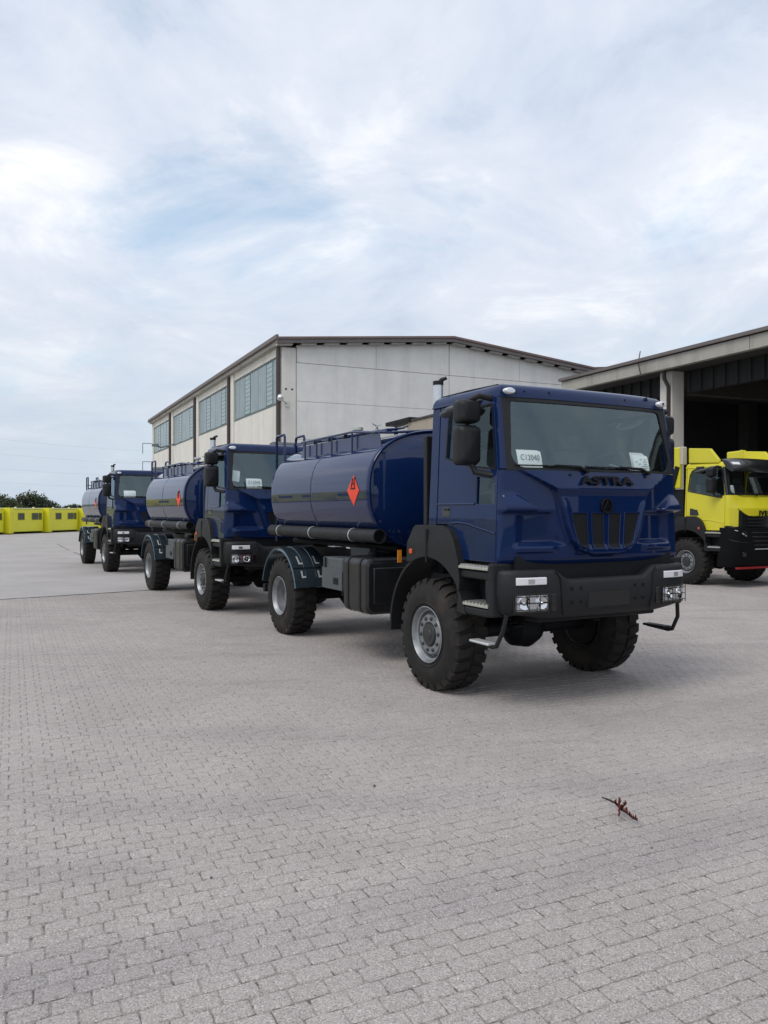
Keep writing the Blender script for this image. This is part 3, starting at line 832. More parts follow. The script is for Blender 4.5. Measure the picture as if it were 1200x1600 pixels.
def cab(root, paint, style):
    DOOR, WIN = (globals()['DOOR'], globals()['WIN']) if style == 'blue' else (DOOR_Y, WIN_Y)
    dx = DOOR[0][0]
    # roof cap
    out = []
    for i in range(13): out.append((lerp(-0.10, 0.955, i/12), hw(2.895)))
    ny = 24
    for i in range(ny+1):
        y = lerp(hw(2.895)-0.02, -hw(2.895)+0.02, i/ny); out.append((scr(y, 2.895)+0.004, y))
    for i in range(13): out.append((lerp(0.955, -0.10, i/12), -hw(2.895)))
    for i in range(1, 8): out.append((-0.10, lerp(-hw(2.895), hw(2.895), i/8)))
    q = MB(); rings = []
    for z, ins in ((2.897, 0.0), (2.945, 0.006), (2.985, 0.022), (3.015, 0.055), (3.035, 0.11), (3.045, 0.2), (3.05, 0.45)):
        rings.append([(0.48 + (x-0.48)*(0.6-ins)/0.6, y*(1.085-ins)/1.085, z) for x, y in out])
    q.loft(rings, False, True)
    roof = q.build('roof', paint, root, smooth=40)
    for s in (-1, 1):
        q = MB(); q.tube([(-0.04, s*1.01, 3.022), (0.45, s*1.015, 3.026), (0.93, s*1.01, 3.022)], 0.009, 6); q.build('roof_seal', 'wiper', roof)
        q = MB(); q.tube([(-0.09, s*(hw(2.9)+0.002), 2.905), (0.95, s*(hw(2.9)+0.002), 2.905)], 0.010, 6); q.build('rain_gutter', paint, roof)
    # rear wall and floor
    MB().box(-0.10, -0.06, -1.075, 1.075, 1.45, 2.89).build('rear_panel', paint, root, smooth=0)
    MB().box(-0.058, -0.035, -1.05, 1.05, 1.46, 2.88).build('rear_trim', 'inner', root, smooth=0)
    MB().box(-0.02, 1.12, -1.06, 1.06, 1.40, 1.47).build('cab_floor', 'inner', root, smooth=0)
    q = MB(); q.box(-0.02, 0.98, -1.02, 1.02, 2.865, 2.885); q.build('headliner', 'inner', root, smooth=0)
    q = MB()
    for s in (-1, 1): q.box(0.30, 1.10, min(s*0.55, s*1.05), max(s*0.55, s*1.05), 1.30, 1.44)
    q.box(-0.05, 1.15, -0.5, 0.5, 1.15, 1.44)
    q.build('cab_underside', 'steel_dark', root, smooth=0)
    for s in (-1, 1):
        fm = lambda a, b, s=s: (a, s*hw(b), b)
        th = (0, -s*0.035, 0)
        q = MB(); q.panel([(-0.10, 1.56), (dx-0.012, 1.56), (dx-0.012, 2.895), (-0.085, 2.895)], [], fm, th)
        q.build('corner_panel', paint, root, smooth=0, bevel=0.008)
        q = MB(); q.panel(DOOR, [WIN, LOWIN] if style == 'blue' else [WIN], fm, th)
        d = q.build('door', paint, root, smooth=0, bevel=0.006)
        fi = lambda a, b, s=s: (a, s*(hw(b)-0.018), b)
        q = MB(); q.add([fi(x, z) for x, z in WIN], [tuple(range(len(WIN)))]); q.build('door_window', 'sideglass', d, smooth=0)
        if style == 'blue':
            q = MB(); q.add([fi(x, z) for x, z in LOWIN], [tuple(range(len(LOWIN)))]); q.build('lower_window', 'sideglass', d, smooth=0)
        # window seal
        cx = sum(p[0] for p in WIN)/len(WIN); cz = sum(p[1] for p in WIN)/len(WIN)
        big = [(cx+(x-cx)*1.045, cz+(z-cz)*1.06) for x, z in WIN]
        fo = lambda a, b, s=s: (a, s*(hw(b)+0.004), b)
        q = MB(); q.panel(big, [WIN], fo, (0, -s*0.012, 0)); q.build('window_seal', 'plastic', d, smooth=0)
        # waist crease and lower crease
        q = MB()
        for pts in ([(0.07, 1.905), (0.72, 1.905)], [(0.33, 1.712), (0.46, 1.722), (0.60, 1.712), (1.065, 1.628)]) if style == 'blue' else ([(0.07, 1.60), (0.6, 1.62), (1.06, 1.55)],):
            q.tube([(x, s*(hw(z)+0.000), z) for x, z in pts], 0.011, 6)
        q.build('door_crease', paint, d)
        q = MB(); q.panel([(0.155, 1.775), (0.29, 1.775), (0.30, 1.79), (0.30, 1.86), (0.285, 1.88), (0.155, 1.88)] if style == 'blue' else [(0.06, 1.715), (0.31, 1.715), (0.335, 1.735), (0.30, 1.83), (0.17, 1.885), (0.06, 1.90)], [], fo, (0, -s*0.02, 0))
        hd = q.build('door_handle', 'gloss_black', d, smooth=0, bevel=0.006)
        q = MB(); q.box(0.20, 0.285, s*(hw(1.83)+0.004)-0.008, s*(hw(1.83)+0.004)+0.008, 1.84, 1.862); q.build('handle_bar', 'plastic', hd)
        # dark backing in the door gap
        q = MB(); q.panel([(dx-0.03, 1.60), (dx+0.023, 1.60), (dx+0.023, 2.88), (dx-0.03, 2.88)], [], lambda a, b, s=s: (a, s*(hw(b)-0.037), b), (0, -s*0.01, 0))
        q.build('door_gap', 'wiper', root, smooth=0)
        # painted pillar between door and windscreen surround
        rows = []
        for i in range(9):
            z = lerp(2.227, 2.893, i/8); xd = lerp(1.078, 0.972, i/8)
            w = hw(z)
            e = scr(w-0.035, z)
            rows.append([(xd, s*w, z), (max(xd+0.012, lerp(xd, e, 0.55)), s*w, z), (max(xd+0.02, e), s*(w-0.012), z), (e+0.002, s*(w-0.036), z)])
        q = MB(); q.loft(rows, closed=False); q.build('windscreen_pillar', paint if style == 'blue' else 'gloss_black', root)
    # windscreen surround and glass
    outer = rrect(hw(2.22)-0.035, hw(2.89)-0.035, 2.214, 2.893, 0.01, 0.01)
    inner = rrect(1.015, 0.965, 2.236, 2.862, 0.13, 0.045)
    q = MB(); rings = []
    for t in (0, 0.5, 1):
        rings.append([(scr(lerp(a[0], b[0], t), lerp(a[1], b[1], t)), lerp(a[0], b[0], t), lerp(a[1], b[1], t)) for a, b in zip(outer, inner)])
    rings.append([(p[0]-0.02, p[1], p[2]) for p in rings[-1]])
    q.loft(rings); q.build('windscreen_frame', 'plastic', root)
    q = MB(); rings = []; cy, cz = 0.0, 2.55
    for t in (1.0, 0.9, 0.78, 0.62, 0.45, 0.28, 0.12, 0.02):
        rings.append([(scr(lerp(cy, p[0], t), lerp(cz, p[1], t))-0.012, lerp(cy, p[0], t), lerp(cz, p[1], t)) for p in inner])
    q.loft(rings, False, True); q.build('windscreen', 'glass', root, smooth=60)
    # wipers
    for yb, ye in ((-0.26, -1.00), (0.56, -0.24)):
        q = MB()
        pts = [(yb+0.02, 2.216), (yb-0.05, 2.250), (lerp(yb, ye, 0.45), 2.262), (ye, 2.258)]
        q.tube([(scr(y, z)+0.020, y, z) for y, z in pts[:3]], [0.014, 0.016, 0.009], 8)
        q.tube([(scr(y, z)+0.012, y, z) for y, z in [(lerp(yb, ye, t), 2.254+0.004*t) for t in (0.22, 0.5, 0.75, 1.0)]], 0.007, 6)
        q.tube([(scr(yb, 2.21)+0.0, yb+0.02, 2.212), (scr(yb, 2.21)+0.04, yb+0.02, 2.212)], 0.02, 8)
        q.build('wiper', 'wiper', root)
    # inside of the cab
    q = MB(); q.box(0.86, 1.10, -1.03, 1.03, 1.47, 2.10)
    rows = [[(0.80, y, 2.05), (0.83, y, 2.16), (0.98, y, 2.20), (min(1.14, scr(y, 2.23)-0.04), y, 2.19)] for y in (-1.03, -0.6, -0.2, 0.2, 0.6, 1.03)]
    q.loft(rows, closed=False); q.build('dashboard', 'inner', root)
    for y in (-0.62, 0.62):
        q = MB()
        def slab(xa, za, xb, zb, w, t):
            n = Vector((zb-za, 0, -(xb-xa))).normalized()*t/2
            q.add([(xa-n.x, y-w, za-n.z), (xa+n.x, y-w, za+n.z), (xb+n.x, y-w, zb+n.z), (xb-n.x, y-w, zb-n.z),
                   (xa-n.x, y+w, za-n.z), (xa+n.x, y+w, za+n.z), (xb+n.x, y+w, zb+n.z), (xb-n.x, y+w, zb-n.z)],
                  [(0,1,2,3),(7,6,5,4),(0,4,5,1),(1,5,6,2),(2,6,7,3),(3,7,4,0)])
        slab(0.16, 1.92, 0.64, 1.97, 0.25, 0.14); slab(0.16, 1.95, 0.05, 2.50, 0.24, 0.13); slab(0.05, 2.53, 0.03, 2.70, 0.14, 0.09)
        q.box(0.18, 0.55, y-0.2, y+0.2, 1.47, 1.86)
        q.build('seat', 'seat', root, bevel=0.03)
    q = MB(); c = Vector((0.72, 0.50, 2.30)); nrm = Vector((-0.55, 0, 0.83)).normalized(); ua = Vector((0, 1, 0)); ub = nrm.cross(ua)
    q.tube([c + (ua*math.cos(t*2*PI/28)+ub*math.sin(t*2*PI/28))*0.235 for t in range(29)], 0.017, 8, False)
    for t in (0.1, PI-0.1, -PI/2): q.tube([c-nrm*0.03, c + (ua*math.cos(t)+ub*math.sin(t))*0.23], 0.018, 6)
    q.tube([c-nrm*0.02, c-nrm*0.35], 0.035, 8)
    q.build('steering_wheel', 'wiper', root)
    # wheel arch mouldings, both sides
    for s in (-1, 1):
        arc = [(0.0+0.735*math.cos(R(a)), 0.62+0.745*math.sin(R(a))) for a in range(18, 119, 6)]
        poly = [(0.56, 0.87), (0.60, 1.15), (0.575, 1.34), (0.535, 1.45), (0.475, 1.56), (0.395, 1.645), (0.27, 1.69), (-0.255, 1.69), (-0.30, 1.66), (-0.40, 1.50), (-0.41, 1.30)] + list(reversed(arc))
        q = MB(); q.panel(poly, [], lambda a, b, s=s: (a, s*(1.225 if b < 1.5 else 1.225-0.02*(b-1.5)/0.2), b), (0, -s*0.40, 0))
        f = q.build('wheel_arch', 'plastic', root, smooth=0, bevel=0.022, seg=3)
        q = MB(); q.box(-0.02, 0.012, s*1.226-0.004, s*1.226+0.004, 1.31, 1.655); q.build('arch_joint', 'wiper', f, smooth=0)
        mx = -0.335 if style == 'blue' else 0.38
        q = MB(); q.box(mx, mx+0.05, s*1.228-0.012, s*1.228+0.012, 1.385, 1.435); q.build('side_marker', 'orange', f, bevel=0.006)
        rows = []
        for a in range(112, 186, 6):
            p = [(r*math.cos(R(a)), 0.56+r*math.sin(R(a))) for r in (0.80, 0.83)]
            rows.append([(p[0][0], s*1.20, p[0][1]), (p[1][0], s*1.20, p[1][1]), (p[1][0], s*0.80, p[1][1]), (p[0][0], s*0.80, p[0][1])])
        q = MB(); q.loft(rows, True, True); q.build('rear_flap', 'plastic', root, smooth=30, bevel=0.006)
    # steps
    for s in (-1, 1):
        q = MB(); Y = lambda a, b: (min(s*a, s*b), max(s*a, s*b))
        q.box(0.58, 1.10, *Y(0.90, 0.98), 0.87, 1.335); q.box(1.06, 1.135, *Y(0.985, 1.225), 0.87, 1.36); q.box(0.55, 1.055, *Y(0.985, 1.215), 0.86, 0.935)
        q.box(0.58, 1.055, *Y(0.985, 1.20), 1.20, 1.275)
        q.build('step_box', 'plastic', root, smooth=0, bevel=0.018)
        for z, xa, xb in ((1.29, 0.58, 1.055), (0.945, 0.56, 1.055)):
            q = MB(); q.box(xa, xb, *Y(0.99, 1.222), z, z+0.024)
            st = q.build('step_tread', 'alu', root, smooth=0, bevel=0.003)
            q = MB(); n = 9
            for i in range(n):
                a = xa + (xb-xa)*(i+0.15)/n; b = xa + (xb-xa)*(i+0.65)/n
                q.add([(a, s*1.0, z+0.024), (b, s*1.0, z+0.024), (b, s*1.21, z+0.024), (a, s*1.21, z+0.024), ((a+b)/2, s*1.0, z+0.042), ((a+b)/2, s*1.21, z+0.042)],
                      [(0,1,4), (2,3,5), (1,2,5,4), (3,0,4,5)])
            q.build('tread_teeth', 'alu', st, smooth=0)
    # mirrors
    for s in (-1, 1):
        q = MB()
        q.tube([(0.93, s*1.07, 2.885), (0.92, s*1.22, 2.905), (0.82, s*1.27, 2.865)], [0.03, 0.026, 0.024], 8)
        q.tube([(0.82, s*1.27, 2.34), (0.86, s*1.22, 2.20), (0.98, s*1.10, 2.17)], [0.03, 0.028, 0.03], 8)
        q.tube([(0.80, s*1.27, 2.33), (0.80, s*1.27, 2.87)], 0.022, 8)
        mr = q.build('mirror', 'plastic', root)
        for nm, z0, z1, w in (('mirror_head', 2.655, 2.875, 0.115), ('mirror_head', 2.265, 2.640, 0.118)):
            rings = []
            for t, k in ((-0.075, 0.90), (-0.055, 1.0), (0.02, 0.99), (0.065, 0.90), (0.085, 0.72)):
                loop = rrect(w*k, w*k*1.02, (z0+z1)/2-(z1-z0)/2*k, (z0+z1)/2+(z1-z0)/2*k, 0.045*k, 0.05*k, 5)
                rings.append([(0.82+t, s*1.285+y, z) for y, z in loop])
            q = MB(); q.loft(rings, True, True); h = q.build(nm, 'plastic', mr, smooth=45)
        if style == 'blue' or s < 0:
            rings = []
            for t, k in ((0.0, 0.55), (0.03, 0.9), (0.08, 1.0), (0.13, 0.85), (0.16, 0.4)):
                rings.append([(0.43 + 0.17*math.cos(a)*k, s*(1.12+t), 2.815 + 0.045*k*math.sin(a) + 0.18*(0.17*math.cos(a)*k)) for a in [2*PI*j/20 for j in range(20)]])
            q = MB(); q.loft(rings, True, True)
            q.tube([(0.55, s*1.17, 2.85), (0.66, s*1.15, 2.895), (0.80, s*1.07, 2.905)], 0.022, 8)
            q.build('kerb_mirror', 'greybox', mr, smooth=45)

def bumper_blue(root):
    ctr = [(0.98, -1.225), (1.06, -1.225), (1.12, -1.220), (1.18, -1.200), (1.225, -1.165), (1.262, -1.11), (1.285, -1.04)]
    ctr += [(1.30 + 0.025*(1-(y/0.95)**2), y) for y in [-0.95 + 1.9*i/40 for i in range(41)]]
    ctr += [(x, -y) for x, y in reversed(ctr[:7])]
    rows = []
    for x, y in ctr:
        a = abs(y)
        zt = 1.305 - 0.095*smooth01(0.68, 0.47, a)
        zb = 0.845 + 0.05*smooth01(0.6, 1.2, a)
        n = Vector((x-0.75, y*0.55, 0)).normalized() if a > 0.9 else Vector((1, 0, 0))
        def P(d, z): return (x - n.x*d, y - n.y*d, z)
        rows.append([P(0.16, zt-0.02), P(0.05, zt), P(0.018, zt-0.012), P(0.0, zt-0.045), P(-0.008, (zt+zb)/2), P(0.006, zb+0.05), P(0.03, zb+0.012), P(0.06, zb), P(0.16, zb+0.01)])
    q = MB(); q.loft(rows, True, True, closed=True)
    b = q.build('bumper', 'plastic', root, smooth=50); b.scale = (1, 0.968, 1)
    for s in (-1, 1):                       # joint where the end piece meets the middle beam
        q = MB()
        q.tube([(1.311, s*0.665, 1.29), (1.321, s*0.61, 1.22), (1.326, s*0.60, 1.05), (1.315, s*0.57, 0.86)], 0.006, 6); q.build('bumper_joint', 'wiper', b)
        # indicator
        xi = lambda y: 1.30 + 0.025*(1-(y/0.95)**2) if abs(y) < 0.95 else interp([(0.95, 1.30), (1.04, 1.285), (1.11, 1.262), (1.165, 1.225)], abs(y))
        q = MB(); rows = []
        for i in range(7):
            y = lerp(0.78, 1.10, i/6); rows.append([(xi(y)+d, s*y, z) for d, z in ((0.0, 1.165), (0.018, 1.170), (0.018, 1.232), (0.0, 1.238))])
        q.loft(rows, True, True); ind = q.build('indicator', 'lamp', b, bevel=0.004)
        q = MB(); rows = []
        for i in range(4):
            y = lerp(0.92, 0.99, i/3); rows.append([(xi(y)+d, s*y, z) for d, z in ((0.016, 1.18), (0.0205, 1.18), (0.0205, 1.222), (0.016, 1.222))])
        q.loft(rows, True, True); q.build('bulb', 'amber' if False else 'reflector', ind)
        # headlamp: dark pocket, two reflector bowls, divider, glass and guard bars
        q = MB(); rows = []
        for i in range(9):
            y = lerp(0.745, 1.125, i/8); rows.append([(xi(y)+d, s*y, z) for d, z in ((-0.02, 0.915), (0.010, 0.915), (0.010, 1.095), (-0.02, 1.095))])
        q.loft(rows, True, True); hl = q.build('headlight', 'gloss_black', b, smooth=30)
        q = MB(); rows = []
        for i in range(9):
            y = lerp(0.765, 1.105, i/8); rows.append([(xi(y)+d, s*y, z) for d, z in ((0.009, 0.935), (0.0145, 0.935), (0.0145, 1.075), (0.009, 1.075))])
        q.loft(rows, True, True); q.build('reflector_plate', 'reflector', hl, smooth=30)
        for y in (0.84, 1.03):
            q = MB(); n = 24
            rings = [[(xi(y) + d - (0.10 if y > 0.9 else 0.0)*0.0 - max(0, abs(y + r*math.cos(2*PI*j/n)) - y)*(0.45 if y > 0.95 else 0.1), s*(y + r*math.cos(2*PI*j/n)), 1.005 + r*math.sin(2*PI*j/n)) for j in range(n)]
                     for r, d in ((0.064, 0.014), (0.064, 0.030), (0.055, 0.032), (0.040, 0.022), (0.018, 0.020), (0.010, 0.034))]
            q.loft(rings, False, True); q.build('lamp_bowl', 'chrome', hl)
        q = MB()
        for z in (0.945, 1.005, 1.065): q.tube([(xi(y)+0.042, s*y, z) for y in [lerp(0.75, 1.12, i/8) for i in range(9)]], 0.0035, 6)
        for y in (0.75, 0.875, 0.995, 1.115): q.tube([(xi(y)+0.042, s*y, 0.915), (xi(y)+0.042, s*y, 1.09)], 0.0035, 6)
        q.build('lamp_guard', 'wiper', hl)
        q = MB(); rows = []
        for i in range(4):
            y = lerp(0.66, 0.735, i/3); rows.append([(xi(y)+d, s*y, z) for d, z in ((-0.02, 0.925), (0.012, 0.925), (0.012, 1.08), (-0.02, 1.08))])
        q.loft(rows, True, True); q.build('lamp_blank', 'gloss_black', b, bevel=0.004)
        for yy in (0.36, 0.47):
            for z in (0.99, 1.12):
                q = MB(); q.tube([(1.323, s*yy, z), (1.3345, s*yy, z)], 0.014, 8); q.build('bolt', 'wiper', b)
        # swing-down foot step
        q = MB(); q.tube([(1.18, s*1.10, 0.90), (1.16, s*1.13, 0.74), (1.08, s*1.14, 0.60), (1.02, s*1.14, 0.585), (0.74, s*1.14, 0.60)], [0.02, 0.02, 0.02, 0.02, 0.016], 8)
        ft = q.build('foot_step', 'plastic', root)
        q = MB(); q.box(0.72, 1.02, s*1.14-0.055, s*1.14+0.055, 0.598, 0.622)
        q.build('foot_plate', 'mark' if s < 0 else 'plastic', ft, bevel=0.008)
    q = MB(); rows = [(-0.27, 0.935), (0.27, 0.935), (0.27, 1.085), (-0.27, 1.085)]
    q.panel([(-0.285, 0.925), (0.285, 0.925), (0.285, 1.095), (-0.285, 1.095)], [rows], lambda a, z: (1.345 - 0.012*(a/0.3)**2, a, z), (-0.02, 0, 0))
    q.build('plate_holder', 'plastic', b, smooth=0, bevel=0.004)
    q = MB(); q.panel(rows, [], lambda a, z: (1.336, a, z), (-0.01, 0, 0)); q.build('plate_blank', 'gloss_black', b, smooth=0)

def chassis(root, rear_x):
    q = MB()
    for s in (-1, 1): q.box(rear_x-0.75, 1.12, min(s*0.36, s*0.44), max(s*0.36, s*0.44), 0.86, 1.14)
    for x in (-0.9, -2.0, -3.2, rear_x+0.4, rear_x-0.7): q.box(x-0.06, x+0.06, -0.36, 0.36, 0.90, 1.10)
    q.build('chassis_frame', 'steel_dark', root, smooth=0, bevel=0.01)
    for x in (0.0, rear_x):
        q = MB(); q.tube([(x, -0.9, 0.566), (x, -0.35, 0.566), (x, 0.35, 0.566), (x, 0.9, 0.566)], 0.085, 12)
        rings = [[(x+r*math.cos(2*PI*j/20)*1.0, d, 0.566+r*math.sin(2*PI*j/20)) for j in range(20)] for d, r in ((-0.22, 0.09), (-0.13, 0.20), (0.05, 0.23), (0.18, 0.17), (0.26, 0.09))]
        q.loft(rings, True, True)
        for s in (-1, 1):
            for k in range(4): q.box(x-0.62+k*0.09, x+0.62-k*0.09, s*0.52-0.045, s*0.52+0.045, 0.67+k*0.022, 0.688+k*0.022)
            q.tube([(x+0.12, s*0.66, 0.62), (x+0.05, s*0.60, 1.15)], 0.045, 10)
        q.build('axle', 'steel_dark', root)
    q = MB(); q.tube([(0.1, 0.05, 0.62), (-1.2, 0.0, 0.80), (rear_x+0.2, 0.0, 0.62)], 0.05, 10)
    q.box(-1.6, -0.9, -0.28, 0.28, 0.62, 1.0); q.box(0.1, 0.95, -0.42, 0.42, 0.78, 1.35)
    q.box(0.98, 1.20, -0.75, 0.75, 0.80, 1.20)
    q.build('drive_train', 'steel_dark', root, smooth=30, bevel=0.02)

def mudguard(root, x0, s):
    rows = []
    def pt(r, a): return (x0 + r*math.cos(R(a)), 0.57 + r*math.sin(R(a)))
    angs = [14 + 4*i for i in range(39)]
    for a in angs:
        p, o = pt(0.705, a), pt(0.72, a); lo = pt(0.680, a)
        rows.append([(lo[0], s*1.245, lo[1]), (p[0], s*1.225, p[1]) , (o[0], s*1.245, o[1]), (o[0], s*1.22, o[1]), (o[0], s*0.72, o[1]), (p[0], s*0.72, p[1])])
    q = MB(); q.loft(rows, True, True); g = q.build('mudguard', 'mud', root, smooth=40)
    # pressed ribs, cross strap, bolt-on brackets
    for y in (1.06, 0.90):
        q = MB(); q.tube([(pt(0.722, a)[0], s*y, pt(0.722, a)[1]) for a in angs[3:-3]], 0.006, 6); q.build('pressed_rib', 'mud', g)
    q = MB(); q.tube([(pt(0.724, 38)[0], s*y, pt(0.724, 38)[1]) for y in (1.235, 1.0, 0.73)], 0.009, 6); q.build('strap', 'steel_dark', g)
    for y in (1.12, 0.86):
        for a0, a1 in ((43, 56), (25, 34)):
            q = MB(); rows = []
            for a in (a0, (a0+a1)/2, a1):
                p = pt(0.727, a); rows.append([(p[0], s*(y-0.012), p[1]), (p[0], s*(y+0.012), p[1])])
            q.loft(rows, closed=False)
            p, p2 = pt(0.727, a0), pt(0.727, a0+2.2)
            q.add([(p[0], s*(y-0.055), p[1]), (p[0], s*(y-0.012), p[1]), (p2[0], s*(y-0.012), p2[1]), (p2[0], s*(y-0.055), p2[1])], [(0,1,2,3)])
            q.build('bracket', 'mark', g, smooth=0)

# ------------------------------------------------------------------ the tank
TX0, TX1, TZ, THW, THH = -4.74, -1.42, 2.09, 1.165, 0.77
def tank_pt(ang, k=1.0):
    c, s_ = math.cos(ang), math.sin(ang)
    e = 2/2.5
    return (math.copysign(abs(c)**e, c)*THW*k, TZ + math.copysign(abs(s_)**e, s_)*THH*k)
def tank(root):
    n = 72; q = MB(); rings = []
    prof = [(TX0-0.13, 0.02), (TX0-0.125, 0.35), (TX0-0.10, 0.7), (TX0-0.06, 0.90), (TX0-0.02, 0.975), (TX0+0.02, 0.997), (TX0+0.05, 1.0), (TX0+0.10, 1.0), (TX0+0.4, 1.0),
            (-3.4, 1.0), (-3.19, 1.0), (-3.165, 1.0), (-3.157, 0.9965), (-3.143, 0.9965), (-3.135, 1.0), (-3.11, 1.0), (-2.9, 1.0), (TX1-0.4, 1.0), (TX1-0.10, 1.0),
            (TX1-0.05, 1.0), (TX1-0.02, 0.997), (TX1-0.004, 0.985), (TX1-0.004, 0.970), (TX1-0.03, 0.955), (TX1+0.00, 0.88), (TX1+0.05, 0.70), (TX1+0.085, 0.35), (TX1+0.09, 0.02)]
    for x, k in prof:
        rings.append([(x, *tank_pt(2*PI*j/n, k)) for j in range(n)])
    q.loft(rings, True, True)
    t = q.build('tank', 'tank_blue', root, smooth=40)
    # upright tread-plate coamings along the crown
    def crown(y):
        return TZ + THH*(max(0, 1-(abs(y)/THW)**2.5))**(1/2.5)
    for s in (-1, 1):
        y0 = s*0.945; zb = crown(y0)-0.03
        q = MB(); q.panel([(-4.05, zb), (-3.92, 2.795), (-1.56, 2.795), (-1.50, zb)], [], lambda a, b: (a, y0, b), (0, -s*0.012, 0))
        w = q.build('walkway_side', 'checker', root, smooth=0)
        q = MB(); nx = 44
        for i in range(nx):
            for k in range(4):
                x = lerp(-3.85, -1.62, i/(nx-1)) + (0.025 if k % 2 else 0); z = 2.645 + 0.04*k
                d = 0.009 if (i+k) % 2 else -0.009
                q.add([(x-0.004-d, y0+s*0.003, z-0.012), (x+0.005-d, y0+s*0.003, z-0.012), (x+0.005+d, y0+s*0.003, z+0.012), (x-0.004+d, y0+s*0.003, z+0.012)], [(0,1,2,3)])
        q.build('tread_pattern', 'tread', w, smooth=0)
    # railing on the near edge, lower rail on the far edge, toe plank behind it
    q = MB()
    q.tube([(-3.92, -0.985, 2.845), (-2.20, -0.985, 2.855), (-1.62, -0.96, 2.80), (-1.48, -0.80, 2.795), (-1.46, 0.0, 2.87)], 0.016, 8)
    q.tube([(-3.92, 0.985, 2.845), (-1.5, 0.985, 2.80)], 0.016, 8)
    for x in (-3.78, -3.36, -2.85, -2.22):
        for y in (-0.985, 0.985): q.tube([(x, y, crown(y)-0.02), (x, y, 2.85)], 0.013, 8)
    q.build('guard_rail', 'tank_blue', root)
    q = MB(); q.add([(-4.55, -0.86, 2.835), (-1.52, -0.86, 2.80), (-1.50, -0.60, 2.855), (-4.55, -0.66, 2.865), (-4.55, -0.86, 2.885), (-1.52, -0.86, 2.845), (-1.50, -0.60, 2.87), (-4.55, -0.66, 2.89)],
                    [(0,3,2,1),(4,5,6,7),(0,1,5,4),(1,2,6,5),(2,3,7,6),(3,0,4,7)]); q.build('toe_plank', 'tank_blue', root, smooth=0, bevel=0.008)
    for x in (-3.6, -3.1, -2.6, -2.05):
        q = MB(); q.box(x-0.012, x+0.012, -0.92, -0.87, 2.78, 2.86); q.build('rail_bracket', 'steel_dark', root, smooth=0)
    # fill hatches, vent mushroom and hand wheel on the crown
    for x in (-4.0, -2.35):
        q = MB(); q.loft([[(x+r*math.cos(2*PI*j/24), 0.1+r*math.sin(2*PI*j/24), z) for j in range(24)] for r, z in ((0.24, 2.80), (0.24, 2.885), (0.21, 2.905), (0.05, 2.915))], False, True)
        q.build('hatch', 'tank_blue', root)
    q = MB(); q.loft([[(-3.43+r*math.cos(2*PI*j/16), -0.30+r*math.sin(2*PI*j/16), z) for j in range(16)] for r, z in ((0.045, 2.82), (0.045, 3.01), (0.082, 3.02), (0.082, 3.06), (0.03, 3.07))], False, True)
    q.build('vent', 'alu', root)
    q = MB(); c = Vector((-2.84, -0.30, 3.03)); q.tube([(c.x, c.y, 2.80), tuple(c)], 0.013, 8)
    for k in range(5):
        a = 2*PI*k/5 + 0.3; q.tube([tuple(c), (c.x-0.05*math.cos(a), c.y+0.10*math.cos(a), c.z+0.085*math.sin(a))], [0.012, 0.006], 6)
    q.build('hand_wheel', 'alu', root)
    # ladder with hooped grab rails at the rear
    q = MB()
    for y in (-0.95, -0.62):
        q.tube([(-5.03, y, 1.35), (-5.03, y, 2.99), (-5.00, y, 3.03), (-4.71, y, 3.03), (-4.68, y, 2.99), (-4.68, y, 2.74 if y > -0.8 else 2.55)], 0.021, 8)
    for k in range(6): q.tube([(-5.03, -0.95, 1.45+0.26*k), (-5.03, -0.62, 1.45+0.26*k)], 0.014, 6)
    q.build('ladder', 'tank_blue', root)
    # hose tubes along the lower flank
    for s in (-1, 1):
        q = MB(); n2 = 20
        rings = [[(x, s*1.06+r*math.cos(2*PI*j/n2), 1.535+r*math.sin(2*PI*j/n2)) for j in range(n2)] for x, r in ((-4.95, 0.06), (-4.94, 0.084), (-1.36, 0.084), (-1.355, 0.090), (-1.32, 0.090), (-1.32, 0.074), (-1.40, 0.07), (-1.40, 0.02))]
        q.loft(rings, True, True); hs = q.build('hose_tube', 'plastic', root, smooth=40)
        for x in (-4.55, -3.30, -2.02):
            q = MB(); q.loft([[(x+d, s*1.06+r*math.cos(2*PI*j/n2), 1.535+r*math.sin(2*PI*j/n2)) for j in range(n2)] for d, r in ((-0.008, 0.083), (-0.006, 0.088), (0.006, 0.088), (0.008, 0.083))])
            q.build('hose_band', 'mark', hs)
    # cradle: saddles, longitudinal bearer and pipe work under the tank
    q = MB()
    for s in (-1, 1): q.box(-5.0, -1.35, min(s*0.36, s*0.46), max(s*0.36, s*0.46), 1.143, 1.28)
    for x in (-4.6, -3.2, -1.75):
        q.panel([(-0.95, 1.62), (-0.5, 1.28), (0.5, 1.28), (0.95, 1.62), (0.8, 1.66), (0, 1.52), (-0.8, 1.66)], [], lambda a, b, x=x: (x, a, b), (0.10, 0, 0))
    q.build('tank_cradle', 'steel_dark', root, smooth=0)
    q = MB()
    for x in (-4.45, -3.75, -3.05, -2.35): q.tube([(x, -0.62, 1.62), (x, -0.92, 1.60), (x-0.05, -0.98, 1.50)], 0.035, 8); q.tube([(x-0.04, -0.90, 1.66), (x+0.06, -0.94, 1.72)], 0.018, 6)
    q.tube([(-4.9, -0.7, 1.37), (-1.5, -0.7, 1.37)], 0.035, 8); q.tube([(-2.9, -0.72, 1.30), (-1.7, -0.72, 1.32)], 0.015, 6)
    q.build('pipework', 'steel_dark', root)
    q = MB(); q.box(-2.6, -2.05, -0.82, -0.5, 1.23, 1.36); q.build('valve_box', 'greybox', root, bevel=0.01)
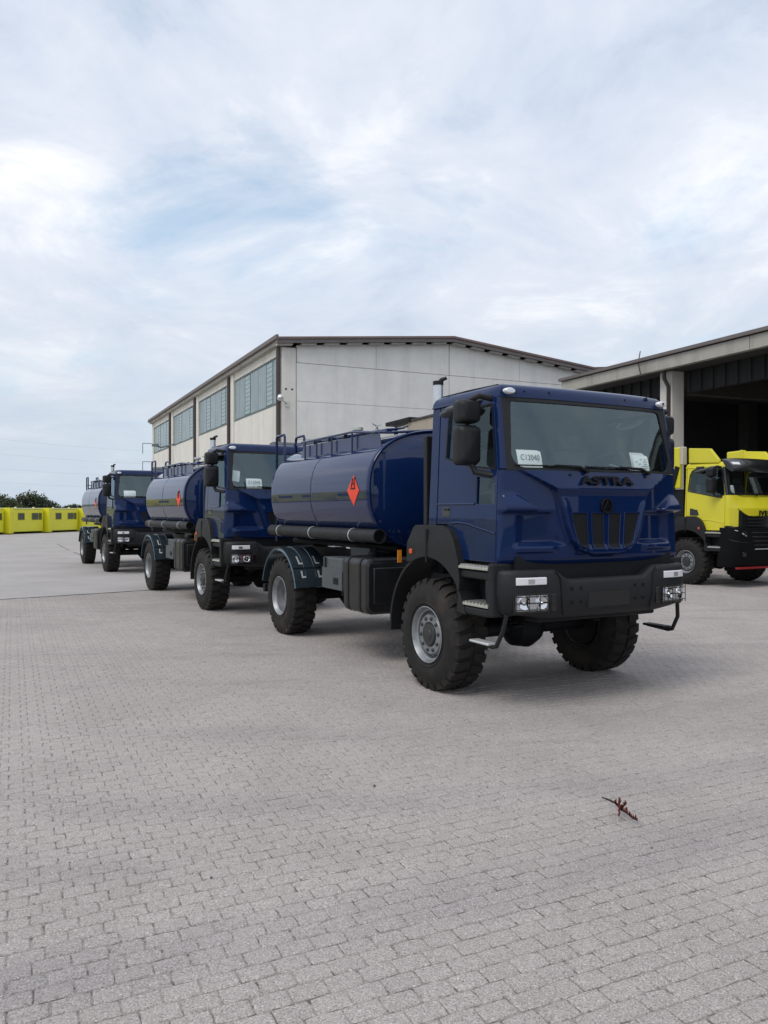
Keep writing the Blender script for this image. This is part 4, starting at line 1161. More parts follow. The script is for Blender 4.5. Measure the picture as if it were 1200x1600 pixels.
    # hazard placard, laid on the curved flank, with a small black flame mark
    def on(x, z, k=1.0):
        ang = PI - math.asin(max(-1, min(1, (z-TZ)/THH))) if False else None
        u = abs((z-TZ)/THH)**(2.5); y = -THW*(max(0, 1-u))**(1/2.5)
        return (x, y-0.004*k, z)
    q = MB(); rows = []; xc, zc2, hd, wd = -1.82, 2.09, 0.19, 0.165
    for i in range(17):
        t = -1 + 2*i/16; w = (1-abs(t))*wd + 0.002
        rows.append([on(xc+w*u, zc2+hd*t) for u in (-1, -0.5, 0, 0.5, 1)])
    q.loft(rows, closed=False); pl = q.build('placard', 'diamond', root, smooth=0)
    q = MB()
    for pts in ([(-0.045, 0.04), (-0.03, 0.10), (-0.015, 0.15)], [(0.045, 0.04), (0.03, 0.10), (0.025, 0.16)], [(-0.03, 0.085), (0.03, 0.085)], [(-0.06, 0.025), (0.06, 0.025)]):
        q.tube([on(xc+a, zc2+b, 1.5) for a, b in pts], 0.009, 6)
    q.build('flame_mark', 'ink', pl)

def tanker():
    root = empty('tanker_truck')
    cab(root, 'blue', 'blue')
    # front panel with dark plates laid on for the shade inside the grille slots
    p = front_grid(front_blue, 1.34, 2.213).build('front_panel', 'blue', root, smooth=50)
    for s in (-1, 1):
        for lo, hi, l2, h2 in ((0.030, 0.165, 0.040, 0.185), (0.225, 0.345, 0.245, 0.435)):
            q = MB(); rows = []
            for i in range(9):
                t = i/8; z = 1.478 + 0.344*t
                ya, yb = lerp(lo, l2, t)-0.004, lerp(hi, h2, t)+0.004
                if lo > 0.2 and i == 0: yb = 0.25
                rows.append([(front_blue(y, z, False)+0.003, s*y, z) for y in (ya, (ya+yb)/2, yb)])
            q.loft(rows, closed=False); op = q.build('grille_shade_plate', 'wiper', p, smooth=0)
            edge = [r[0] for r in rows] + [r[-1] for r in reversed(rows)]
            q = MB(); q.tube([(x+0.002, y, z) for x, y, z in edge + edge[:1]], 0.0075, 6, False); q.build('grille_rim', 'blue', op)
    # round badge
    q = MB(); n = 32; xb = front_blue(0, 1.89, False)
    def ring(r, d): return [(xb+d, r*math.cos(2*PI*j/n), 1.885+r*math.sin(2*PI*j/n)) for j in range(n)]
    q.loft([ring(0.075, -0.01), ring(0.076, 0.018), ring(0.070, 0.024), ring(0.056, 0.022), ring(0.054, 0.012), ring(0.01, 0.012)], False, True)
    bd = q.build('badge', 'letter', p)
    q = MB()
    q.tube([(xb+0.022, -0.040, 1.855), (xb+0.022, -0.002, 1.930), (xb+0.022, 0.040, 1.855)], 0.008, 6)
    q.tube([(xb+0.022, -0.012, 1.853), (xb+0.022, 0.004, 1.890), (xb+0.022, 0.020, 1.853)], 0.006, 6)
    q.build('badge_letter', 'letter', bd)
    me = text_mesh('ASTRA', 0.105, 0.008, 0.0045, 1.95, 1.10); me.materials.append(MT['letter'])
    tl = link('lettering', me, p, loc=(1.308, 0.0, 2.125), rot=(R(90-16), 0, R(90)))
    for y in (-0.43, 0.55):
        q = MB(); q.tube([(front_blue(y, 2.175)-0.002, y, 2.175), (front_blue(y, 2.175)+0.008, y, 2.178)], 0.013, 8); q.build('washer_jet', 'wiper', p)
    # roof marker lamps, aerial stub, fixing holes
    for s in (-1, 1):
        q = MB(); q.loft([[(scr(1.04, 2.93)+0.012 - d*0.4 + 0.045*(1 - abs(0)) - (0.10 if False else 0) + e*0.0, s*(0.985) + w*math.cos(a), 2.948 + h*math.sin(a)) for a in [2*PI*j/20 for j in range(20)]]
                             for d, w, h, e in ((0.08, 0.062, 0.030, 0), (0.0, 0.060, 0.029, 0), (-0.03, 0.048, 0.020, 0))], True, True)
        lm = q.build('marker_lamp', 'lamp', root, smooth=45)
        q = MB(); q.tube([(scr(1.04, 2.93)+0.060, s*0.985, 2.948), (scr(1.04, 2.93)+0.073, s*0.985, 2.948)], 0.017, 10); q.build('bulb', 'reflector', lm)
    for y, z in ((-0.93, 2.962), (-0.90, 2.935), (-0.80, 2.957), (-0.52, 2.962), (-0.51, 2.935), (0.46, 2.957), (0.47, 2.935)):
        q = MB(); x = scr(y, 2.93)+0.012; q.tube([(x-0.03, y, z), (x-0.004, y, z)], 0.009, 8); q.build('fixing_hole', 'wiper', root)
    q = MB(); q.tube([(1.02, 0.78, 2.96), (1.045, 0.80, 3.00)], 0.022, 8); q.tube([(1.03, 0.79, 2.98), (1.06, 0.83, 3.05)], [0.008, 0.004], 6); q.build('aerial', 'wiper', root)
    bumper_blue(root)
    q = MB(); q.box(1.05, 1.18, -1.0, 1.0, 1.18, 1.42); q.build('radiator_support', 'steel_dark', root, smooth=0)
    # raised air stack, air filter drum, black upright behind the cab
    q = MB(); q.lathe([(0.055, 0), (0.055, 0.0)], 8) if False else None
    q.loft([[(-0.24+r*math.cos(2*PI*j/18), -0.93+r*math.sin(2*PI*j/18), z) for j in range(18)] for r, z in ((0.052, 1.6), (0.052, 3.20))], True, True)
    st = q.build('exhaust_stack', 'exhaust', root)
    q = MB(); q.loft([[(-0.24+r*math.cos(2*PI*j/18), -0.93+r*math.sin(2*PI*j/18), z) for j in range(18)] for r, z in ((0.056, 3.185), (0.058, 3.225), (0.052, 3.23))], True, True)
    q.tube([(-0.24, -0.93, 3.215), (-0.22, -0.90, 3.245), (-0.18, -0.86, 3.262)], [0.018, 0.022, 0.018], 8)
    q.build('stack_cap', 'plastic', st)
    q = MB(); q.loft([[(-0.42+r*math.cos(2*PI*j/22), y, 3.10+r*math.sin(2*PI*j/22)) for j in range(22)] for y, r in ((0.30, 0.05), (0.31, 0.10), (0.36, 0.125), (0.84, 0.125), (0.89, 0.10), (0.90, 0.05))], True, True)
    af = q.build('air_filter', 'greybox', root, smooth=45)
    q = MB()
    for y in (0.45, 0.75): q.tube([(-0.42, y, 1.5), (-0.42, y, 3.0)], 0.03, 8)
    q.build('filter_stand', 'blue', af)
    MB().box(-0.235, -0.165, -1.12, -0.98, 1.55, 2.63).build('upright_plate', 'plastic', root, smooth=0, bevel=0.01)
    MB().box(-0.60, -0.28, -0.85, 0.95, 1.15, 2.35).build('rear_cab_unit', 'steel_dark', root, smooth=0, bevel=0.03)
    # air couplings and the small labels behind the arch
    q = MB(); q.tube([(-0.55, -0.98, 1.30), (-0.52, -1.0, 1.44)], 0.03, 8); q.build('coupling', 'red', root)
    q = MB(); q.tube([(-0.58, -1.02, 1.36), (-0.52, -1.05, 1.37)], 0.022, 8); q.build('coupling', 'lamp', root)
    q = MB(); q.tube([(-0.62, -0.95, 1.20), (-0.62, -0.98, 1.45), (-0.45, -0.98, 1.47)], 0.012, 6); q.build('air_line', 'wiper', root)
    MB().box(-0.775, -0.765, -1.13, -1.08, 1.26, 1.40).build('warning_label', 'amber', root, smooth=0)
    # fuel tank with straps and cap
    rings = []
    for x in (-2.03, -1.995, -1.405, -1.37):
        k = 0.03 if x in (-2.03, -1.37) else 0.0
        loop = rrect(0.36-k, 0.36-k, 0.60+k, 1.275-k, 0.09, 0.09, 6)
        rings.append([(x, -0.85+y, z) for y, z in loop])
    q = MB(); q.loft(rings, True, True); ft = q.build('fuel_tank', 'fuel', root, smooth=40)
    for x in (-1.88, -1.56):
        q = MB()
        lo = rrect(0.368, 0.368, 0.592, 1.283, 0.098, 0.098, 6)
        q.loft([[(x-0.022, -0.85+y, z) for y, z in lo], [(x+0.022, -0.85+y, z) for y, z in lo]]); q.build('tank_strap', 'plastic', ft)
    q = MB(); q.loft([[(-1.70+r*math.cos(2*PI*j/18), -0.95+r*math.sin(2*PI*j/18), z) for j in range(18)] for r, z in ((0.05, 1.27), (0.07, 1.30), (0.07, 1.33), (0.03, 1.34))], False, True)
    q.build('fuel_cap', 'plastic', ft)
    q = MB()
    for s in (-1,): q.box(-1.40, -1.362, -1.12, -0.58, 0.72, 1.16)
    q.build('end_pressing', 'fuel', ft, bevel=0.015)
    # battery box
    MB().box(-2.66, -2.06, -1.20, -0.62, 0.82, 1.235).build('battery_box', 'greybox', root, smooth=0, bevel=0.02)
    q = MB(); q.panel([(-2.665, 0.83), (-2.055, 0.83), (-2.055, 1.07), (-2.10, 1.085), (-2.40, 1.10), (-2.665, 1.10)], [], lambda a, b: (a, -1.212, b), (0, 0.011, 0)); bb = q.build('battery_cover', 'greybox', root, smooth=0, bevel=0.006)
    MB().box(-2.58, -2.54, -1.216, -1.201, 1.10, 1.23).build('cover_strap', 'wiper', root, smooth=0)
    MB().box(-2.30, -2.16, -1.219, -1.2125, 0.90, 0.98).build('cover_label', 'wiper', bb, smooth=0)
    q = MB()
    for i in range(5): q.tube([(-2.62+i*0.12, -0.9, 0.80), (-2.62+i*0.12, -0.9, 0.70)], 0.045, 8)
    q.box(-2.62, -2.06, -0.85, -0.62, 0.70, 0.81); q.build('air_reservoir', 'steel_dark', root)
    q = MB(); q.tube([(-2.80, -1.05, 1.12), (-2.80, -1.09, 1.16)], 0.04, 10); q.tube([(-2.84, -1.08, 1.05), (-2.78, -1.10, 0.98)], 0.018, 6); q.build('drain_valve', 'amber', root)
    q = MB(); q.box(-2.1, -1.4, 0.50, 1.18, 0.62, 1.26); q.box(-3.0, -2.2, 0.50, 1.15, 0.75, 1.2); q.build('side_locker', 'plastic', root, smooth=0, bevel=0.03)
    for s in (-1, 1):
        mudguard(root, -4.2, s)
        q = MB(); q.box(-5.02, -4.94, min(s*0.5, s*1.1), max(s*0.5, s*1.1), 0.92, 1.06); q.build('tail_lamp', 'red', root, bevel=0.01)
    q = MB(); q.box(-5.12, -5.03, -1.15, 1.15, 0.55, 0.67); q.box(-5.05, -4.9, -0.42, -0.36, 0.6, 0.9); q.box(-5.05, -4.9, 0.36, 0.42, 0.6, 0.9); q.build('rear_bar', 'steel_dark', root, smooth=0)
    chassis(root, -4.2)
    for s in (-1, 1):
        wheel(root, 0.0, s, 'front'); wheel(root, -4.2, s, 'rear')
    tank(root)
    return root

YAW = R(28.5)
def place(root, ox, oy, yaw):
    root.location = (ox, oy, 0); root.rotation_euler = (0, 0, yaw - PI/2)
TG = 'blue tanker trucks parked in a line'
t1 = tanker()
place(t1, 1.513, 8.682, YAW)
tag(t1, 'navy blue tanker truck nearest the camera, whole cab and front wheels in view', 'tanker truck', TG)
def hub_to_origin(px, py, yaw):          # outer foot of the right front wheel -> truck origin
    l = Vector((math.cos(yaw), math.sin(yaw))); return px + l.x*1.22, py + l.y*1.22
t2 = copy_tree(t1)
y2 = R(29.6); place(t2, *hub_to_origin(-3.394, 14.65, y2), y2)
tag(t2, 'middle navy blue tanker truck of the line, right behind the nearest one', 'tanker truck', TG)
t3 = copy_tree(t1)
y3 = R(29.4); place(t3, *hub_to_origin(-8.46, 23.8, y3), y3)
tag(t3, 'farthest navy blue tanker truck of the line, beside the yellow cabins', 'tanker truck', TG)

# ================================================================== papers lying behind the windscreens
def paper(truck, y, z0, w, h, text, label, name='paper_sheet', m='paper', tilt=0.0, lines=0, x=None, tz=0.62, corner=True, bend=0.012):
    bpy.context.view_layer.update()
    root = empty(name)
    xx = (scr(y, z0+h*0.3)-0.045) if x is None else x
    M = truck.matrix_world @ Matrix.Translation((xx, y, z0)) @ Matrix.Rotation(tilt, 4, 'X') @ Matrix.Rotation(R(-13), 4, 'Y')
    root.matrix_world = M
    q = MB(); rows = []
    for i in range(7):
        t = i/6
        row = []
        for k in range(7):
            u = -1 + k/3
            zz = h*t
            if corner and t > 0.9 and u > 0.9: zz -= h*0.05
            row.append((bend*math.sin(t*3)*(1-u*u*0.5), u*w/2, zz))
        rows.append(row)
    q.loft(rows, closed=False); q.build('sheet', m, root, smooth=60)
    if text:
        me = text_mesh(text, w*0.27, 0.0006, 0.0, 0.92, 1.0); me.materials.append(MT['ink2'])
        link('printed_number', me, root, loc=(0.0165, 0, h*tz), rot=FACE_X)
    if lines:
        q = MB(); rr = random.Random(5)
        for i in range(lines):
            for k in range(2):
                a = rr.uniform(-0.42, 0.0)*w if k == 0 else rr.uniform(0.05, 0.2)*w
                b = a + rr.uniform(0.10, 0.26)*w; z = h*(0.15+0.7*i/lines)
                q.box(0.0165, 0.018, a, b, z, z+0.006)
        q.build('printed_lines', 'ink2', root, smooth=0)
    tag(root, label, 'paper')
    return root
paper(t1, -0.80, 2.205, 0.285, 0.205, 'C12040', 'white sheet printed C12040 at the left of the nearest windscreen')
paper(t1, 0.60, 2.205, 0.21, 0.20, None, 'white form with small print at the right of the nearest windscreen', lines=6)
paper(t1, 0.66, 2.205, 0.20, 0.235, None, 'grey form standing behind the white form in the nearest windscreen', m='paper2', x=1.09)
paper(t2, -0.62, 2.215, 0.29, 0.20, 'C12045', 'white numbered sheet low in the middle truck windscreen')
paper(t2, -0.93, 2.36, 0.15, 0.20, None, 'small pale tag hanging above the numbered sheet in the middle windscreen', name='hanging_tag', tilt=R(-10), x=1.04, corner=False)
paper(t3, -0.70, 2.215, 0.34, 0.22, None, 'crumpled white sheet in the windscreen of the farthest tanker', bend=0.03)

# ================================================================== yellow trucks under the shed
MT['soot'] = mat('bumper_black', (0.006, 0.0062, 0.007), 0.7, spec=0.12, noise=0.2, nscale=5)
MT['edge'] = mat('deflector_edge_trim', (0.50, 0.46, 0.40), 0.5)
def yellow_truck():
    root = empty('yellow_truck')
    cab(root, 'yellow', 'yellow')
    def keep_y(y, z):
        a = abs(y)
        if a > 0.93: return z > 1.44 + (a-0.93)*0.15
        return z > interp([(0.0, 1.70), (0.62, 1.70), (0.72, 1.73), (0.93, 1.87)], a)
    p = front_grid(front_yellow, 1.44, 2.213, keep_y, 0.02, 0.02).build('front_panel', 'yellow', root, smooth=50)
    g = front_grid(front_yellow, 1.44, 2.0, lambda y, z: not keep_y(y, z), 0.02, 0.02).build('grille', 'gloss_black', root, smooth=50)
    for z in (1.48, 1.56, 1.64):
        q = MB(); q.tube([(front_yellow(y, z)+0.006, y, z) for y in [-0.70+1.4*i/12 for i in range(13)]], 0.014, 6); q.build('grille_bar', 'plastic', g)
    me = text_mesh('IVECO', 0.165, 0.008, 0.004, 1.25, 1.15); me.materials.append(MT['letter'])
    link('lettering', me, p, loc=(1.412, 0.0, 1.775), rot=FACE_X)
    # deep black bumper
    ctr = [(1.06, -1.235), (1.16, -1.232), (1.24, -1.21), (1.30, -1.16), (1.345, -1.08), (1.375, -0.95)]
    ctr += [(1.385+0.04*(1-(y/0.9)**2), y) for y in [-0.85+1.7*i/16 for i in range(17)]] + [(x, -y) for x, y in reversed(ctr)]
    rows = []
    for x, y in ctr:
        rows.append([(x-0.10, y*0.95, 1.435), (x-0.01, y, 1.43), (x, y, 1.38), (x+0.01, y, 0.95), (x-0.02, y, 0.62), (x-0.06, y*0.99, 0.50), (x-0.20, y*0.93, 0.50)])
    q = MB(); q.loft(rows, True, True); b = q.build('bumper', 'soot', root, smooth=45)
    for s in (-1, 1):                      # shut lines, corner step recess, fog lamp pocket
        q = MB(); q.tube([(1.392, s*0.70, 1.42), (1.405, s*0.66, 0.95), (1.36, s*0.64, 0.56)], 0.008, 6); q.build('shut_line', 'gloss_black', b)
        q = MB(); q.tube([(1.255, s*1.218, 1.16), (1.33, s*1.13, 1.12), (1.385, s*0.95, 1.10), (1.408, s*0.72, 1.08)], 0.010, 6); q.build('bumper_crease', 'gloss_black', b)
        q = MB(); q.box(1.36, 1.412, min(s*0.78, s*0.92), max(s*0.78, s*0.92), 0.74, 0.86); fg = q.build('fog_lamp', 'gloss_black', b, bevel=0.01)
        q = MB(); q.box(1.405, 1.416, min(s*0.81, s*0.89), max(s*0.81, s*0.89), 0.77, 0.83); q.build('fog_lens', 'hub', fg, bevel=0.004)
    for z in (1.02, 1.12, 1.22, 1.32):
        q = MB(); q.tube([(1.428-0.03*(y/0.6)**2, y, z) for y in [-0.60+1.2*i/10 for i in range(11)]], 0.016, 6); q.build('lower_slat', 'gloss_black', b)
    q = MB(); q.tube([(1.43, -0.5, 0.92), (1.43, 0.5, 0.92)], 0.012, 6); q.build('trim_bar', 'mark', b)
    q = MB(); q.box(1.30, 1.40, -1.05, 1.05, 0.455, 0.497); q.build('under_run_bar', 'red', root, smooth=0)
    for s in (-1, 1):
        q = MB(); q.panel([(0.72, 1.20), (1.12, 1.28), (1.13, 1.40), (0.80, 1.36)], [], lambda a, z, s=s: (interp([(0.70, 1.407), (0.85, 1.40), (0.95, 1.385), (1.08, 1.355), (1.16, 1.31)], a)+0.004, s*a, z), (-0.03, 0, 0))
        h = q.build('headlight', 'gloss_black', b, smooth=0)
        for a, z, l in ((0.86, 1.27, 0.05), (0.80, 1.24, 0.03), (1.05, 1.36, 0.07), (0.90, 1.30, 0.03)):
            q = MB(); q.tube([(interp([(0.70, 1.407), (0.85, 1.40), (0.95, 1.385), (1.08, 1.355), (1.16, 1.31)], a)+0.008, s*a, z), (interp([(0.70, 1.407), (0.85, 1.40), (0.95, 1.385), (1.08, 1.355), (1.16, 1.31)], a+l)+0.008, s*(a+l), z+l*0.25)], 0.008, 6)
            q.build('led_strip', 'lamp', h)
    # sun visor with lamps
    rows = []
    for i in range(17):
        y = lerp(-1.08, 1.08, i/16); s0 = scr(y, 2.80)
        rows.append([(s0-0.10, y, 3.12-0.04*(y/1.1)**4), (s0+0.06, y, 3.07-0.04*(y/1.1)**4), (s0+0.20, y, 2.90), (s0+0.23, y, 2.78), (s0+0.19, y, 2.77), (s0+0.03, y, 2.86)])
    q = MB(); q.loft(rows, True, True); v = q.build('sun_visor', 'gloss_black', root, smooth=40)
    for s in (-1, 1):
        q = MB(); rows = []
        for i in range(5):
            y = lerp(0.80, 1.02, i/4); s0 = scr(y, 2.80); rows.append([(s0+0.09, s*y, 3.01), (s0+0.125, s*y, 3.008), (s0+0.175, s*y, 2.945), (s0+0.13, s*y, 2.94)])
        q.loft(rows, True, True); q.build('visor_lamp', 'lamp', v)
    # roof spoiler, body behind, sloping prop, markers
    for s in (-1, 1):
        q = MB(); q.prism([(-0.015, 3.03), (-0.015, 3.41), (0.62, 3.36), (0.88, 3.06), (0.88, 2.99)], s*1.09, s*1.0); q.build('roof_fin', 'yellow', root, smooth=0, bevel=0.02)
        q = MB(); q.prism([(-0.62, 2.40), (-0.17, 2.40), (-0.17, 3.45), (-0.62, 3.43)], s*1.225, s*1.14); f = q.build('side_deflector', 'yellow', root, smooth=0, bevel=0.03)
        q = MB(); q.prism([(-0.165, 3.0), (-0.07, 3.0), (-0.07, 3.43), (-0.09, 3.45), (-0.165, 3.455)], s*1.225, s*1.08); q.build('deflector_edge', 'edge' if s < 0 else 'yellow', f, smooth=0, bevel=0.02)
    q = MB(); q.box(-4.9, -0.9, -1.2, 1.2, 1.15, 1.45); q.build('load_bed', 'steel_dark', root, smooth=0, bevel=0.02)
    q = MB(); q.add([(-0.47, -1.26, 2.37), (-0.35, -1.26, 2.37), (-0.17, -1.26, 2.93), (-0.29, -1.26, 2.97), (-0.47, -1.18, 2.37), (-0.35, -1.18, 2.37), (-0.17, -1.18, 2.93), (-0.29, -1.18, 2.97)],
                    [(0,1,2,3),(7,6,5,4),(0,4,5,1),(1,5,6,2),(2,6,7,3),(3,7,4,0)]); q.build('side_prop', 'wiper', root, smooth=0)
    q = MB(); q.box(-0.5, -0.12, -1.15, 1.15, 1.5, 2.38); q.build('rear_cab_unit', 'steel_dark', root, smooth=0)
    q = MB(); q.box(0.26, 0.46, -1.15, -1.06, 2.875, 2.93); q.build('door_camera', 'gloss_black', root, bevel=0.01)
    chassis(root, -4.2)
    for s in (-1, 1):
        wheel(root, 0.0, s, 'front'); wheel(root, -4.2, s, 'rear')
    return root
YY = R(29)
yt = yellow_truck(); place(yt, 8.61, 20.29, YY)
tag(yt, 'yellow truck with black grille and visor, right beside the nearest tanker', 'truck')
paper(yt, -0.92, 2.24, 0.17, 0.22, None, 'pale sheet in the windscreen of the yellow truck', lines=4, corner=False)

# ================================================================== row of yellow cabins on the left
MT['cabin_roof'] = mat('cabin_roof', (0.78, 0.76, 0.45), 0.5, noise=0.06, nscale=2)
MT['cabin_glass'] = mat('cabin_window', (0.05, 0.055, 0.03), 0.15, coat=0.8, noise=0.2, nscale=2)
MT['cabin_rim'] = mat('cabin_window_rim', (0.18, 0.16, 0.03), 0.5)
def cabin():
    """x along the row away from the camera, -y towards the trucks"""
    root = empty('yellow_cabin')
    MB().box(0.85, 4.40, 0.0, 2.3, 0.16, 1.98).build('body', 'yellow2', root, smooth=0, bevel=0.03)
    q = MB(); q.panel([(0.0, -0.42), (0.10, -0.45), (0.846, -0.10), (0.846, 2.3), (0.0, 2.3)], [], lambda a, b: (a, b, 0.06), (0, 0, 2.01)); q.build('nose', 'yellow2', root, smooth=0, bevel=0.03)
    MB().box(0.86, 4.42, -0.06, 2.34, 1.985, 2.06).build('roof', 'cabin_roof', root, smooth=0, bevel=0.015)
    for x0, x1 in ((1.45, 2.10), (3.05, 3.70), (3.86, 4.14)):
        f = MB(); f.panel([(x0-0.05, 1.10), (x1+0.05, 1.10), (x1+0.05, 1.66), (x0-0.05, 1.66)], [[(x0, 1.15), (x1, 1.15), (x1, 1.61), (x0, 1.61)]], lambda a, b: (a, -0.025, b), (0, 0.024, 0))
        w = f.build('window', 'cabin_rim', root, smooth=0)
        MB().box(x0, x1, -0.012, -0.002, 1.15, 1.61).build('pane', 'cabin_glass', w, smooth=0)
    q = MB()
    for x in (0.3, 2.4, 4.1): q.box(x, x+0.3, 0.2, 2.1, 0.0, 0.155 if x > 1 else 0.055)
    q.build('skid', 'steel_dark', root, smooth=0)
    q = MB()
    for x in (1.5, 3.6): q.box(x, x+0.12, 0.3, 0.42, 2.062, 2.14)
    q.build('lifting_eye', 'cabin_roof', root, smooth=0)
    return root
rowdir = Vector((0.255, 0.967)); base = Vector((-29.45, 61.2)); pitch = 4.55
c0 = cabin(); first = True
words = {-1: 'yellow cabin cut by the left edge of the picture', 0: 'yellow cabin at the left edge, first with all three windows in view',
         1: 'second fully visible yellow cabin from the left edge', 2: 'yellow cabin half hidden behind the farthest tanker'}
for k in range(-1, 4):
    o = c0 if first else copy_tree(c0); first = False
    p = base + rowdir*(pitch*k)
    o.location = (p.x, p.y, 0); o.rotation_euler = (0, 0, math.atan2(rowdir.y, rowdir.x))
    tag(o, words.get(k, 'yellow cabin of the row hidden behind the tankers'), 'cabin', 'row of yellow cabins')
for k in range(9):                        # the row runs on beside the yard, outside the frame; the trucks' paint mirrors it
    o = copy_tree(c0); t = k/9
    o.location = (lerp(-17.0, -31.5, t), lerp(7.0, 53.0, t), 0); o.rotation_euler = (0, 0, R(107)); o.scale = (1.1, 1.1, 1.3)
    tag(o, 'yellow cabin beside the yard, only mirrored in the trucks', 'cabin', 'cabins mirrored in the paint')

# ================================================================== trees beyond the cabins
MT['bark'] = mat('bark', (0.06, 0.045, 0.033), 0.9, noise=0.3, nscale=4)
def leafmat(n, c):
    m2 = mat(n, c, 0.6, noise=0.45, nscale=0.9, spec=0.3)
    return m2
MT['leaf_a'] = leafmat('leaf_dark', (0.030, 0.046, 0.018)); MT['leaf_b'] = leafmat('leaf_mid', (0.045, 0.062, 0.022)); MT['leaf_c'] = leafmat('leaf_pale', (0.065, 0.075, 0.040))
def tree(x, y, h, w, label, lm, seed, n=2600):
    rr = random.Random(seed)
    root = empty('tree', (x, y, 0))
    q = MB(); top = (rr.uniform(-0.3, 0.3), rr.uniform(-0.3, 0.3), h*0.8)
    q.tube([(0, 0, -0.06), (0.05, 0.0, h*0.25), (top[0]*0.5, top[1]*0.5, h*0.5), top], [h*0.035, h*0.028, h*0.018, h*0.006], 8)
    cl = []
    for i in range(16):
        a = rr.uniform(0, 2*PI); t = rr.uniform(0.28, 0.92)
        rad = w*math.sin(min(1, t*1.05)*PI*0.9+0.25)*rr.uniform(0.45, 1.0)
        c = Vector((rad*math.cos(a), rad*math.sin(a), h*t)); cl.append((c, rr.uniform(0.14, 0.26)*h))
        q.tube([(top[0]*0.3, top[1]*0.3, h*t*0.6), tuple(c*0.6 + Vector((0, 0, h*t*0.4))), tuple(c)], [h*0.012, h*0.008, h*0.003], 5)
    q.build('trunk', 'bark', root)
    q = MB()
    for i in range(n):
        c, r = rr.choice(cl)
        d = Vector((rr.gauss(0, 1), rr.gauss(0, 1), rr.gauss(0, 0.8))).normalized()*r*rr.uniform(0.35, 1.08)
        p = c + d
        if p.z < 0.3: continue
        u = Vector((rr.gauss(0, 1), rr.gauss(0, 1), rr.gauss(0, 1))).normalized(); v = u.orthogonal().normalized(); s = rr.uniform(0.10, 0.24)*h/5
        q.add([p-u*s, p+v*s*0.5, p+u*s, p-v*s*0.5], [(0,1,2,3)])
    me = bpy.data.meshes.new('crown'); me.from_pydata([tuple(v) for v in q.v], [], q.f); me.materials.append(MT[lm])
    link('crown', me, root)
    tag(root, label, 'tree', 'trees beyond the yellow cabins')
def at(px, Z): return ((px-600)/1230*Z, Z)
for px, Z, h, w, lab, lm, sd in ((4, 92, 4.55, 2.2, 'tallest tree, at the left picture edge above the cabins', 'leaf_c', 1), (-20, 90, 4.0, 2.2, 'tree just off the left edge of the picture', 'leaf_b', 2),
        (20, 88, 3.3, 2.2, 'low dark tree right of the tallest one', 'leaf_b', 3), (40, 90, 4.2, 2.3, 'round pale topped tree above the first whole cabin', 'leaf_c', 4),
        (58, 90, 3.75, 2.3, 'dark tree sloping down towards the tankers', 'leaf_a', 5), (76, 92, 3.2, 2.2, 'low dark tree at the right end of the clump', 'leaf_a', 6), (90, 96, 2.75, 1.8, 'smallest bushy tree ending the clump', 'leaf_b', 7),
        (106, 170, 3.1, 3.0, 'far small tree left of the farthest tank', 'leaf_a', 8), (120, 172, 3.4, 3.0, 'far tree just beside the farthest tank', 'leaf_a', 9), (133, 170, 3.0, 3.0, 'far tree behind the farthest tank', 'leaf_b', 10),
        (-60, 90, 4.4, 2.6, 'tree beyond the cabins outside the picture', 'leaf_b', 11)):
    x, y = at(px, Z); tree(x, y, h*0.93, w, lab, lm, sd)

# overhead lines far behind the cabins
MT['wire'] = mat('cable', (0.62, 0.67, 0.72), 0.6)
for i, (za, zb) in enumerate(((20.5, 13.5), (17.0, 11.0), (13.5, 8.5), (10.0, 6.5))):
    q = MB(); a = Vector((-120, 150, za+2)); b = Vector((-20, 190, zb+2))
    q.tube([tuple(a.lerp(b, t/10) - Vector((0, 0, 3*math.sin(PI*t/10)))) for t in range(11)], 0.016, 5)
    o = q.build('overhead_line', 'wire', None)
    tag(o, ['topmost', 'second', 'third', 'lowest'][i] + ' thin power line across the left sky', 'power line', 'overhead lines')

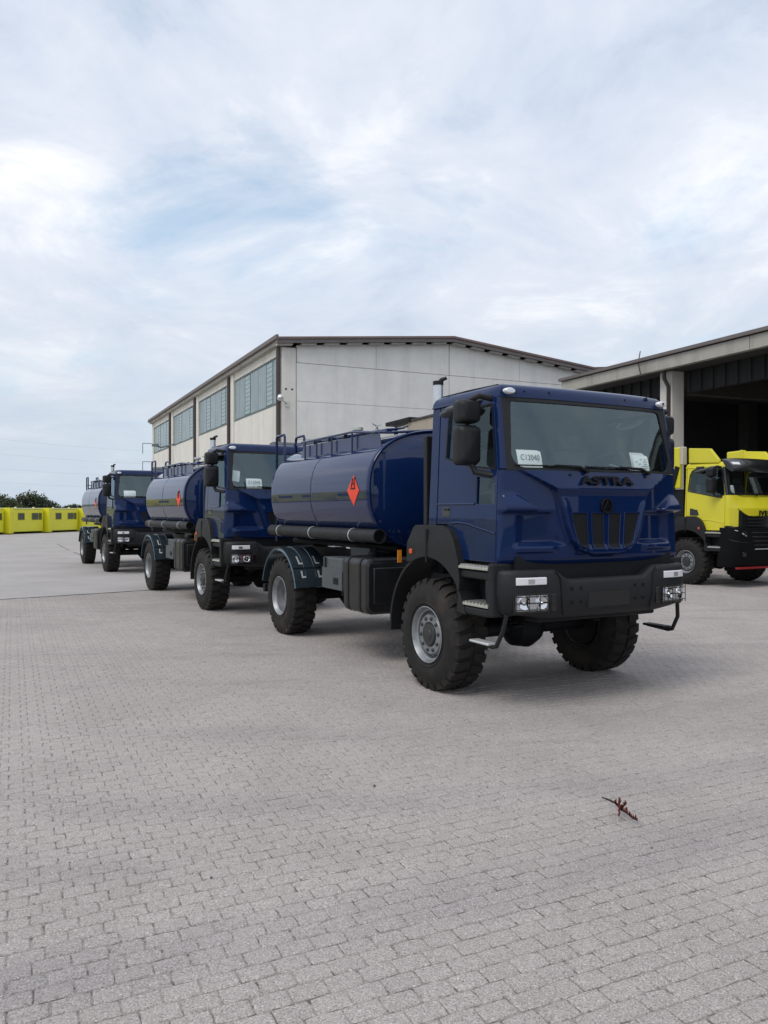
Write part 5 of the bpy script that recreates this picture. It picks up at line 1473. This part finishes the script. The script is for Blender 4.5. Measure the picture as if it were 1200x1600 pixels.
# ================================================================== dry weed lying on the paving
MT['weed'] = mat('dry_weed', (0.17, 0.030, 0.020), 0.8, noise=0.4, nscale=60)
MT['weed_stem'] = mat('dry_stem', (0.035, 0.022, 0.020), 0.8)
rr = random.Random(12)
wd = empty('dried_weed', (1.43, 4.74, 0.0), R(0)); wd.scale = (0.46, 1.15, 2.6)
tag(wd, 'small reddish brown dried weed lying on the paving', 'weed')
q = MB(); q.tube([(-0.095, 0.235, 0.006), (-0.05, 0.16, 0.012), (-0.015, 0.09, 0.016), (0.0, 0.02, 0.014)], [0.0018, 0.0028, 0.0035, 0.003], 6)
arms = [[(0, 0.02, 0.014), (0.02, -0.05, 0.018), (0.07, -0.085, 0.012), (0.12, -0.115, 0.010)], [(0, 0.02, 0.014), (-0.04, -0.02, 0.02), (-0.085, -0.07, 0.010)],
        [(-0.005, 0.07, 0.015), (-0.05, 0.055, 0.022)], [(0, 0.06, 0.015), (0.04, 0.07, 0.02)], [(0.0, 0.02, 0.014), (0.05, -0.01, 0.03)], [(0.0, 0.04, 0.014), (-0.03, 0.0, 0.035)]]
for a in arms: q.tube(a, [0.0035] + [0.0028]*(len(a)-2) + [0.0018], 6)
q.build('stem', 'weed_stem', wd)
q = MB()
for a in arms:
    k = 90 if len(a) > 2 else 50
    for i in range(k):
        t = rr.uniform(0.1, 1)*(len(a)-1); j = min(len(a)-2, int(t)); p = Vector(a[j]).lerp(Vector(a[j+1]), t-j)
        u = Vector((rr.gauss(0, 1), rr.gauss(0, 1), abs(rr.gauss(0, 0.5)))).normalized(); v = u.cross(Vector((0, 0, 1))).normalized()
        l = rr.uniform(0.008, 0.024); w2 = l*0.32; b = p + u*l*0.9
        b.z = max(0.004, b.z); p = Vector((p.x, p.y, max(0.004, p.z)))
        q.add([p, p.lerp(b, 0.5)+v*w2+Vector((0, 0, 0.003)), b, p.lerp(b, 0.5)-v*w2], [(0,1,2,3)])
q.build('leaflets', 'weed', wd, smooth=0)
# a few stone chips scattered on the blocks
MT['chip'] = mat('stone_chip', (0.10, 0.095, 0.09), 0.9, noise=0.3, nscale=40)
for u, v, lab in ((155, 1058, 'left of all tankers, halfway up the paving'), (585, 1228, 'in the middle of the paving'), (330, 1372, 'lowest on the left half of the paving'), (1018, 1326, 'right below the dried weed')):
    Z = 1.84*1230/(v-798); X = (u-600)/1230*Z
    q = MB(); r0 = rr.uniform(0.008, 0.012)
    q.loft([[(r*r0*math.cos(2*PI*j/7)*rr.uniform(0.75, 1.2), r*r0*math.sin(2*PI*j/7)*rr.uniform(0.6, 1.0), z*r0) for j in range(7)] for r, z in ((0.8, 0), (1.0, 0.3), (0.6, 0.75))], True, True)
    o = q.build('stone_chip', 'chip', None, smooth=0, loc=(X, Z, 0.001), rot=(0, 0, rr.uniform(0, 6)))
    tag(o, 'tiny dark stone chip ' + lab, 'stone', 'loose chips on the paving')
